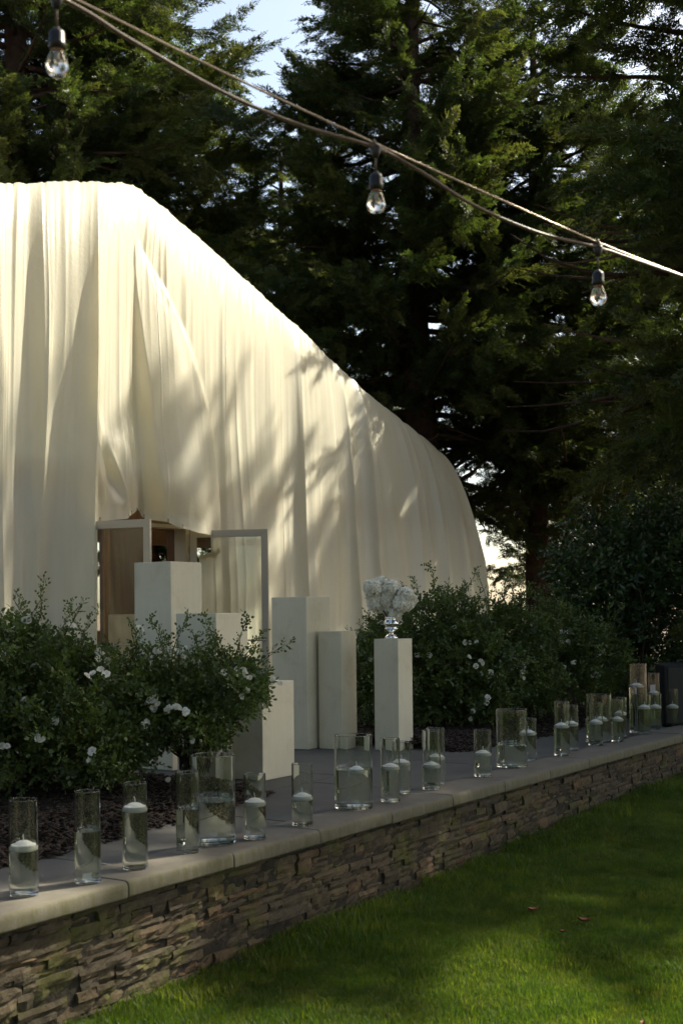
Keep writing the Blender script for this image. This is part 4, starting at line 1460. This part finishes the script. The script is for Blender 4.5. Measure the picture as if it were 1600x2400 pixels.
# ================================================================== TREES
def redwood(px, d, H, R, hb, tr, label, seed, xy=None, dens=1.0, top_pow=0.75, lean=0.0, view=True, lenvar=(0.6, 1.15), clear=None, name='redwood_tree', group='tall redwoods', zmin=None, bscale=1.0):
    r = rs(seed)
    if xy is None:
        b = at(px, YH, d); x0, y0 = b[0], b[1]
    else:
        x0, y0 = xy
    root = thing(name, (x0, y0, -0.06), label, 'tree', group)
    # trunk: tapered, a little fluted and crooked
    n = 22
    zs = np.linspace(-0.05, H, n)
    path = np.stack([x0 + lean * zs / H + 0.08 * vn2(zs * 0.25, seed + 0 * zs, 3), y0 + 0.08 * vn2(zs * 0.25, seed + 0 * zs, 4), zs], -1)
    rad = tr * (1 - zs / H) ** 0.8 + 0.02
    rad[0] *= 1.5; rad[1] *= 1.12
    V, F = tube(path, rad, 16)
    V = np.array(V)
    ang = np.tile(np.arange(16), n)
    zz = np.repeat(zs, 16)
    c = np.repeat(path, 16, 0)
    fl = 1 + 0.07 * vn2(ang * 1.0, zz * 0.4, seed) + 0.05 * np.sin(ang * math.pi / 16 * 10)
    V[:, :2] = c[:, :2] + (V[:, :2] - c[:, :2]) * fl[:, None]
    wpart('trunk', V, F, M['bark'], root, True)
    limbs, P, RT, SC = [], [], [], []
    z = hb
    k = 0
    while z < H - 0.3:
        f = (z - hb) / (H - hb)
        nb = 6 if f < 0.8 else 4
        for j in range(nb):
            az = r.uniform(0, 2 * math.pi)
            L = R * (1 - f) ** top_pow * (0.55 + 0.45 * min(1, f * 6 + 0.35)) * r.uniform(*lenvar) + 0.4
            el = R_(r.uniform(-6, 22)) * (0.3 + f)
            nseg = max(4, int(L / 0.45))
            p = np.array([np.interp(z, zs, path[:, 0]), np.interp(z, zs, path[:, 1]), z + r.uniform(-0.15, 0.15)])
            pts = [p]
            dr = np.array([math.cos(az) * math.cos(el), math.sin(az) * math.cos(el), math.sin(el)])
            for s in range(nseg):
                ff = (s + 1) / nseg
                dr = unit(dr + np.array([0, 0, -0.09 if ff < 0.6 else 0.12]) + r.normal(0, 0.08, 3))
                p = p + dr * L / nseg
                pts.append(p)
            pts = np.array(pts)
            for ip, q in enumerate(pts):              # a limb that would enter the hall stops short of it
                tq, nq = float(np.dot(q - FO, FD)), float(np.dot(q - FO, FN))
                if -11 < tq < 9.8 and -7 < nq < 2 and q[2] < 7 - 0.40 * abs(tq + 1) + 0.3:
                    pts = pts[:max(2, ip)]; break
            limbs.append(tube(pts, np.linspace(max(0.014, 0.016 * L + 0.012), 0.006, len(pts)), 5, False))
            # boughs along the limb
            nbg = int(L / 0.33 * dens) + 2
            for s in range(nbg):
                ff = 0.16 + 0.84 * (s + r.rand()) / nbg
                if r.rand() > 0.22 + 0.95 * ff: continue
                xi = ff * (len(pts) - 1); i = min(int(xi), len(pts) - 2)
                q = pts[i] + (pts[i + 1] - pts[i]) * (xi - i)
                base_dir = unit(pts[i + 1] - pts[i])
                sd = 1 if (s % 2) else -1
                yaw = sd * R_(r.uniform(15, 75)) * (1.15 - 0.75 * ff)
                cy, sy = math.cos(yaw), math.sin(yaw)
                dd = np.array([base_dir[0] * cy - base_dir[1] * sy, base_dir[0] * sy + base_dir[1] * cy, base_dir[2] + r.uniform(-0.5, 0.75)])
                if view:          # what the picture and its neighbourhood cannot show is left thin
                    if q[2] > CAMZ + 0.478 * q[1] + 1.6 or abs(q[0]) > 0.267 * q[1] + 2.2: continue
                    if q[1] > y0 + 0.35 * R and r.rand() < 0.55: continue
                if clear is not None and q[1] > 2:
                    bx, by = proj(q[0], q[1], q[2])
                    if bx < np.interp(by, clear[0], clear[1]): continue
                tq, nq = float(np.dot(q - FO, FD)), float(np.dot(q - FO, FN))
                if -11 < tq < 10.4 and nq > -7.2 and q[2] < 7 - 0.42 * abs(tq + 1) + 1.5 and nq < 3: continue
                P.append(q + r.normal(0, 0.06, 3)); RT.append(euler_from_dir(unit(dd), r.normal(0, 0.7)))
                SC.append(r.uniform(0.7, 1.25) * bscale)
        z += 0.36 * r.uniform(0.8, 1.2) / max(0.6, dens ** 0.5)
        k += 1
    wpart('limbs', *merge(limbs), M['bark'], root, True)
    P = np.array(P)
    scatter('crown', P, np.array(RT), np.array(SC), r.randint(0, len(BOUGHS), len(P)), BOUGHS, root)
    print(label, 'boughs', len(P))
    return root


redwood(985, 26.5, 17.5, 4.4, 2.6, 0.40, 'tall redwood with thick dark trunk right of the drape, centre of the photo', 31, dens=1.49, top_pow=0.85,
        clear=([-300, 0, 120, 200, 280, 480], [850, 815, 810, 755, 700, 300]))
redwood(45, 25.0, 22, 4.4, 3.0, 0.36, 'tall redwood filling the upper left corner above the drape', 32, dens=1.35)
redwood(335, 27.5, 17.5, 4.0, 2.5, 0.34, 'redwood behind the top of the drape, left of the sky gap', 33, dens=1.35)
redwood(665, 32.0, 12.4, 3.6, 2.0, 0.28, 'shorter redwood rising at the foot of the big sky gap', 34, dens=1.35)
redwood(1265, 28.0, 14.6, 4.2, 3.4, 0.27, 'redwood with reddish trunk showing above the right rose bushes', 35, dens=1.35)
redwood(1490, 34.0, 11.2, 4.2, 2.4, 0.32, 'redwood behind the right end, below the smaller sky gap', 36, dens=1.22)
redwood(None, None, 18, 5.4, 3.2, 0.36, 'nearest redwood, its dark branches hang in from the upper right edge', 52, xy=(6.57, 14.46), dens=1.4, view=False, lenvar=(0.85, 1.02),
        clear=([-400, 0, 250, 420, 520, 800, 1200], [1300, 1345, 1400, 1520, 1590, 1560, 1480]))
redwood(None, None, 18.2, 3.6, 3.4, 0.33, 'redwood beyond the right edge shading the drape front', 39, xy=(10.7, 24.3), dens=0.8, top_pow=0.55, view=False)
redwood(None, None, 14.6, 4.4, 2.5, 0.35, 'redwood beyond the right edge shading the end of the drape', 41, xy=(11.6, 27.0), dens=0.6, top_pow=0.5, view=False, bscale=1.15)
redwood(None, None, 16, 4.6, 3.0, 0.35, 'added unseen redwood behind the camera, left, blocking sky light', 42, xy=(-7.5, -4.5), dens=0.3, bscale=1.7, view=False)  # out-of-view tree added to cut the sky light from behind
redwood(None, None, 16, 4.6, 3.0, 0.35, 'added unseen redwood behind the camera, right, blocking sky light', 44, xy=(5.0, -8.0), dens=0.3, bscale=1.7, view=False)  # likewise added out of view, dims the sky and what the vases reflect
redwood(None, None, 15, 4.0, 5.4, 0.35, 'added unseen redwood beyond the left edge, blocking sky over the terrace', 46, xy=(-7.6, 7.4), dens=0.45, bscale=1.5, view=False)  # canopy invented out of view to cover the zenith above the paving
redwood(None, None, 14, 3.9, 4.6, 0.33, 'added unseen redwood right beside the camera, blocking sky overhead', 47, xy=(4.8, 1.2), dens=0.45, bscale=1.5, view=False)  # added out of view to lower the ambient sky light on the terrace


# ================================================================== SHRUBS
ROSE_SPRIGS = [make_sprig(60 + k, M['rose_leaf'], 0.11, 0.026, 0.017, 5, 1.0, 2) for k in range(4)]
LAUREL_SPRIGS = [make_sprig(70 + k, M['laurel_leaf'], 0.16, 0.060, 0.024, 10, 1.0, 0) for k in range(4)]


def bloom_mesh(seed):
    r = rs(seed)
    V, F = [], []
    for ring, (n, rad, lift) in enumerate([(6, 0.021, 0.25), (5, 0.015, 0.6), (4, 0.009, 1.0)]):
        for k in range(n):
            a = 2 * math.pi * k / n + ring * 0.5 + r.uniform(-0.15, 0.15)
            d = np.array([math.cos(a), math.sin(a), 0]); sd = np.array([-math.sin(a), math.cos(a), 0]); up = np.array([0, 0, 1.0])
            rr = rad * r.uniform(0.85, 1.15)
            o = len(V)
            V += [d * 0.001, d * rr * 0.6 + sd * rr * 0.45 + up * rr * lift * 0.5, d * rr * 0.98 + sd * rr * 0.3 + up * rr * lift * 0.8,
                  d * rr * 0.98 - sd * rr * 0.3 + up * rr * lift * 0.8, d * rr * 0.6 - sd * rr * 0.45 + up * rr * lift * 0.5, d * rr * 0.55 + up * rr * lift * 0.3]
            F += [(o, o + 1, o + 5), (o + 1, o + 2, o + 5), (o + 2, o + 3, o + 5), (o + 3, o + 4, o + 5), (o + 4, o, o + 5)]
    me = mesh_np('bloom', V, F); me.materials.append(M['white_petal'])
    return me


BLOOMS = [bloom_mesh(k) for k in range(3)]


def shrub(name, label, cat, base_px, lobes, n, sprigs, seed, depth=0.42, blooms=(), canes=46, shoots=22, zlow=0.0, scale=1.0, group=None, cane_r=0.006):
    """lobes: (px, py, rx, ry, depth d) ellipsoids in photo pixels, turned into metres at their own distance"""
    r = rs(seed)
    b = gnd(*base_px)
    root = thing(name, (b[0], b[1], -0.02), label, cat, group)
    C = np.array([at(px, py, d) for px, py, rx, ry, d in lobes])
    E = np.array([(rx / pxm(d), depth * min(1.0, 0.6 + 0.5 * rx / 150), ry / pxm(d)) for px, py, rx, ry, d in lobes])
    wts = np.prod(E, 1) ** 0.75; wts /= wts.sum()
    P, RT, SC = [], [], []
    while len(P) < n:
        k = r.choice(len(C), p=wts)
        g = unit(r.normal(0, 1, 3))
        rad = r.uniform(0.15, 1.0) ** 0.45
        bump_ = 1 + 0.28 * float(vn2(g[0] * 2.6 + k * 7, g[2] * 2.6 + g[1], seed))
        p = C[k] + g * E[k] * rad * bump_
        if p[2] < 0.05 + zlow * r.uniform(0.5, 1.2): continue
        if float(vn2(p[0] * 6, p[2] * 6 + p[1] * 3, seed + 3)) < -0.45 and r.rand() < 0.8: continue
        dirv = unit(g * np.array([1, 1, 0.6]) + np.array([0, 0, 0.35]) + r.normal(0, 0.45, 3))
        P.append(p); RT.append(euler_from_dir(dirv, r.uniform(-3.1, 3.1))); SC.append(r.uniform(0.7, 1.2) * scale)
    can = []
    ids = r.choice(len(P), min(canes, len(P)), replace=False)
    b0 = np.array([b[0], b[1], 0.0])
    for i in ids:
        e = P[i]
        s0 = b0 + np.array([r.normal(0, 0.07), r.normal(0, 0.05), 0])
        mid = s0 * 0.45 + e * 0.55 + np.array([r.normal(0, 0.05), r.normal(0, 0.05), 0.10])
        q1 = s0 * 0.75 + mid * 0.25 + r.normal(0, 0.02, 3)
        can.append(tube([s0, q1, mid, mid * 0.4 + e * 0.6 + r.normal(0, 0.02, 3), e], np.array([1.3, 1.1, 0.75, 0.5, 0.3]) * cane_r, 5, False))
    # long young shoots that stand out of the outline
    for _ in range(shoots):
        k = r.choice(len(C), p=wts)
        a = r.uniform(-1.1, 1.1)
        g = np.array([math.sin(a), r.uniform(-0.6, 0.3), math.cos(a)])
        p0 = C[k] + g * E[k] * 0.85
        L = r.uniform(0.10, 0.30) * scale
        g2 = unit(g + np.array([r.normal(0, 0.3), 0, 0.5]))
        p1 = p0 + g2 * L * 0.5; p2 = p1 + unit(g2 + np.array([r.normal(0, 0.35), r.normal(0, 0.2), 0.0])) * L * 0.5
        can.append(tube([p0, p1, p2], [0.003, 0.0024, 0.0014], 4, False))
        for f in (0.35, 0.7, 1.0):
            q = p0 + (p1 - p0) * min(1, f * 2) if f < 0.5 else p1 + (p2 - p1) * (f * 2 - 1)
            P.append(q); RT.append(euler_from_dir(unit(p2 - p0 + r.normal(0, 0.06, 3)), r.uniform(-3, 3))); SC.append(r.uniform(0.5, 0.85) * scale)
    wpart('stems', *merge(can), M['cane'], root, True)
    scatter('foliage', np.array(P), np.array(RT), np.array(SC), r.randint(0, len(sprigs), len(P)), sprigs, root)
    for (px, py, m) in blooms:
        for k in range(m):
            bx, by = px + r.normal(0, 9 if m > 1 else 0), py + r.normal(0, 7 if m > 1 else 0)
            # front surface of the nearest lobe along this sight line
            best = None
            for c, e, lb in zip(C, E, lobes):
                u = ((bx - lb[0]) / lb[2]) ** 2 + ((by - lb[1]) / lb[3]) ** 2
                dd = c[1] - e[1] * math.sqrt(max(0.05, 1 - min(1, u))) * 1.02
                if best is None or (u < 1.2 and dd < best): best = dd
            p = at(bx, by, best)
            o = put('bloom', BLOOMS[r.randint(3)], None, root, loc=p - np.array(root.location))
            o.rotation_euler = (R_(r.uniform(35, 95)), R_(r.uniform(-35, 35)), r.uniform(-0.8, 0.8))
            sc = r.uniform(0.8, 1.2) * (1.0 if best < 8 else 1.05); o.scale = (sc, sc, sc)
    return root


shrub('rose_bush', 'large dense rose bush at the left edge with small white blooms', 'bush', (100, 1850),
      [(30, 1595, 170, 130, 6.95), (165, 1650, 135, 120, 6.9), (60, 1745, 180, 105, 6.75), (225, 1755, 125, 85, 6.8), (-140, 1660, 180, 180, 6.9)], 2500, ROSE_SPRIGS, 81, 0.45,
      [(70, 1442, 3), (12, 1525, 2), (165, 1466, 2), (236, 1535, 3), (248, 1550, 2), (215, 1575, 2), (240, 1580, 2), (105, 1728, 2), (15, 1750, 2), (210, 1773, 2), (60, 1640, 1), (130, 1690, 1)], 60, 34, group='rose bushes')
shrub('rose_bush', 'open rose bush with dark stems and white blooms in front of the pedestals', 'bush', (470, 1815),
      [(385, 1640, 95, 78, 7.1), (505, 1628, 95, 68, 7.1), (562, 1606, 38, 42, 7.1), (440, 1700, 100, 52, 7.0), (335, 1720, 85, 75, 7.05)], 740, ROSE_SPRIGS, 82, 0.36,
      [(325, 1475, 3), (365, 1525, 3), (432, 1530, 3), (446, 1560, 3), (362, 1648, 4), (400, 1660, 4), (425, 1668, 4), (345, 1695, 2), (538, 1570, 2), (560, 1573, 3), (585, 1590, 2), (580, 1617, 1),
       (568, 1632, 1), (642, 1588, 2), (368, 1780, 1), (395, 1828, 1), (452, 1735, 1)], 60, 40, 0.22, group='rose bushes', cane_r=0.007)
shrub('rose_bush', 'dense rose bush just right of the flower pedestal', 'bush', (1050, 1705),
      [(1035, 1480, 85, 80, 11.0), (1090, 1560, 110, 105, 10.9), (1000, 1610, 60, 90, 10.7), (1120, 1640, 90, 60, 10.8)], 1500, ROSE_SPRIGS, 83, 0.5,
      [(1095, 1500, 3), (1110, 1552, 4), (1140, 1583, 4), (1065, 1470, 1), (1005, 1535, 1), (978, 1535, 1), (1107, 1677, 2), (1135, 1645, 2)], 40, 26, group='rose bushes', scale=1.15)
shrub('rose_bush', 'rose bush with clustered white blooms in the middle of the right bed', 'bush', (1185, 1695),
      [(1185, 1500, 85, 75, 11.4), (1210, 1590, 95, 90, 11.3)], 1000, ROSE_SPRIGS, 84, 0.45,
      [(1200, 1547, 4), (1212, 1560, 4), (1172, 1560, 1), (1186, 1558, 1), (1247, 1463, 1), (1215, 1577, 2), (1190, 1640, 1), (1270, 1515, 1)], 36, 20, 0.1, group='rose bushes', scale=1.15)
shrub('rose_bush', 'smaller rose bush with bare low stems, far end of the right bed', 'bush', (1275, 1690),
      [(1310, 1500, 75, 70, 12.0), (1320, 1580, 85, 60, 11.9), (1400, 1560, 60, 80, 12.2)], 900, ROSE_SPRIGS, 85, 0.45,
      [(1315, 1500, 3), (1305, 1480, 2), (1325, 1490, 3), (1400, 1520, 2), (1397, 1538, 1), (1405, 1526, 2), (1380, 1590, 2), (1330, 1550, 2), (1395, 1580, 3), (1345, 1560, 2)], 36, 14, 0.25, group='rose bushes', scale=1.15)
shrub('rose_bush', 'small sparse rose bush glimpsed between the two narrow pedestals', 'bush', (880, 1712),
      [(888, 1560, 40, 65, 10.5), (868, 1620, 45, 60, 10.5), (900, 1500, 30, 40, 10.6)], 420, ROSE_SPRIGS, 86, 0.3,
      [(860, 1570, 2), (868, 1545, 1), (880, 1600, 1)], 20, 22, 0.1, group='rose bushes', scale=1.1)
shrub('laurel_shrub', 'tall dark evergreen laurel shrub at the right edge behind the vases', 'shrub', (1470, 1660),
      [(1460, 1330, 140, 150, 13.4), (1400, 1440, 120, 120, 13.2), (1540, 1430, 120, 190, 13.4), (1480, 1570, 160, 100, 13.2), (1345, 1400, 55, 80, 13.3), (1620, 1330, 130, 200, 13.6)], 2600, LAUREL_SPRIGS, 87, 0.8,
      (), 40, 26, scale=1.25, cane_r=0.012)


# ================================================================== SMALL THINGS
def make_small():
    # black equipment case at the right end
    b = gnd(1556, 1704, -0.018)
    top = at(1556, 1556, b[1])[2]
    h = top + 0.018
    w, dp = 0.46, 0.30
    c = b + np.array([w / 2, dp / 2, 0])
    cs = thing('equipment_case', (c[0], c[1], -0.018), 'upright black case with a top handle at the right edge', 'case')
    put('shell', mesh_np('shell', *bevel_box((0, 0, h / 2), (w / 2, 0, 0), (0, dp / 2, 0), (0, 0, h / 2), 0.02, 3)), M['black_case'], cs)
    put('front_panel', mesh_np('front_panel', *bevel_box((0, -dp / 2 - 0.002, h / 2), (w / 2 - 0.03, 0, 0), (0, 0.006, 0), (0, 0, h / 2 - 0.03), 0.004, 1)), M['black_rubber'], cs)
    put('handle', mesh_np('handle', *tube([(-0.10, -0.05, h - 0.002), (-0.075, -0.05, h + 0.022), (0, -0.05, h + 0.028), (0.075, -0.05, h + 0.022), (0.10, -0.05, h - 0.002)], 0.009, 8), smooth=True), M['black_rubber'], cs)
    for sx in (-1, 1):
        put('foot', mesh_np('foot', *bevel_box((sx * (w / 2 - 0.05), 0, -0.0), (0.02, 0, 0), (0, 0.08, 0), (0, 0, 0.006), 0.002, 1)), M['black_rubber'], cs)
    # pale easel board behind it
    g = gnd(1540, 1690, -0.018)
    bd = thing('easel_board', (g[0], g[1], -0.018), 'pale board with a white frame leg behind the tallest vases', 'board')
    zt = at(1535, 1600, g[1])[2]; zm = at(1535, 1622, g[1])[2]
    put('panel', mesh_np('panel', *bevel_box((-0.02, 0, (zt + zm) / 2), (0.065, 0.02, 0), (0, 0.008, 0), (0, 0, (zt - zm) / 2), 0.002, 1)), M['white_board'], bd)
    put('leg', mesh_np('leg', *tube([(0.050, 0.01, zt - 0.01), (0.064, 0.02, 0.02)], 0.014, 6), smooth=False), M['white_board'], bd)
    put('leg', mesh_np('leg', *tube([(-0.075, 0.03, zt - 0.01), (-0.085, 0.14, 0.02)], 0.012, 6), smooth=False), M['white_board'], bd)
    # dry leaves on the lawn and one caught in the wall
    r = rs(4)
    for k, (px, py, sz, lab) in enumerate([(1368, 2140, 0.055, 'brown curled dry leaf lying on the lawn'), (1248, 2116, 0.05, 'darker dry leaf lying in the shaded grass'),
                                           (1318, 2162, 0.03, 'tiny pale dry leaf lying on the lawn edge of the shade'), (1505, 2362, 0.03, 'tiny tan dry leaf on the sunlit grass at the bottom')]):
        g = gnd(px, py, -0.36)
        V = []
        F = []
        m = 7
        for i in range(m):
            f = i / (m - 1)
            wd = 0.32 * math.sin(math.pi * (0.08 + 0.9 * f)) + 0.02
            for s_ in (-1, 0, 1):
                V.append((sz * (f - 0.5), sz * wd * s_, sz * (0.25 * abs(s_) + 0.5 * (f - 0.5) ** 2) ))
        for i in range(m - 1):
            for q in range(2):
                a = i * 3 + q
                F.append((a, a + 1, a + 4, a + 3))
        me = mesh_np('dry_leaf', V, F, True)
        gz = float(ground_z(g[0], g[1]))
        put('dry_leaf', me, M['dry_leaf'], loc=(g[0], g[1], gz + 0.042), rz=r.uniform(0, 6), label=lab, cat='leaf', group='fallen leaves')
    p = at(22, 2232, 4.37)
    me = mesh_np('dry_leaf', [(0, 0, -0.012), (0.006, -0.006, -0.004), (0.009, -0.004, 0.006), (0.004, 0, 0.016), (-0.003, -0.006, 0.004), (-0.004, -0.002, -0.004)],
                 [(0, 1, 5), (1, 4, 5), (1, 2, 4), (2, 3, 4)])
    put('dry_leaf', me, M['dry_leaf'], loc=p, label='orange dry leaf caught in the wall joint at lower left', cat='leaf', group='fallen leaves')


make_small()
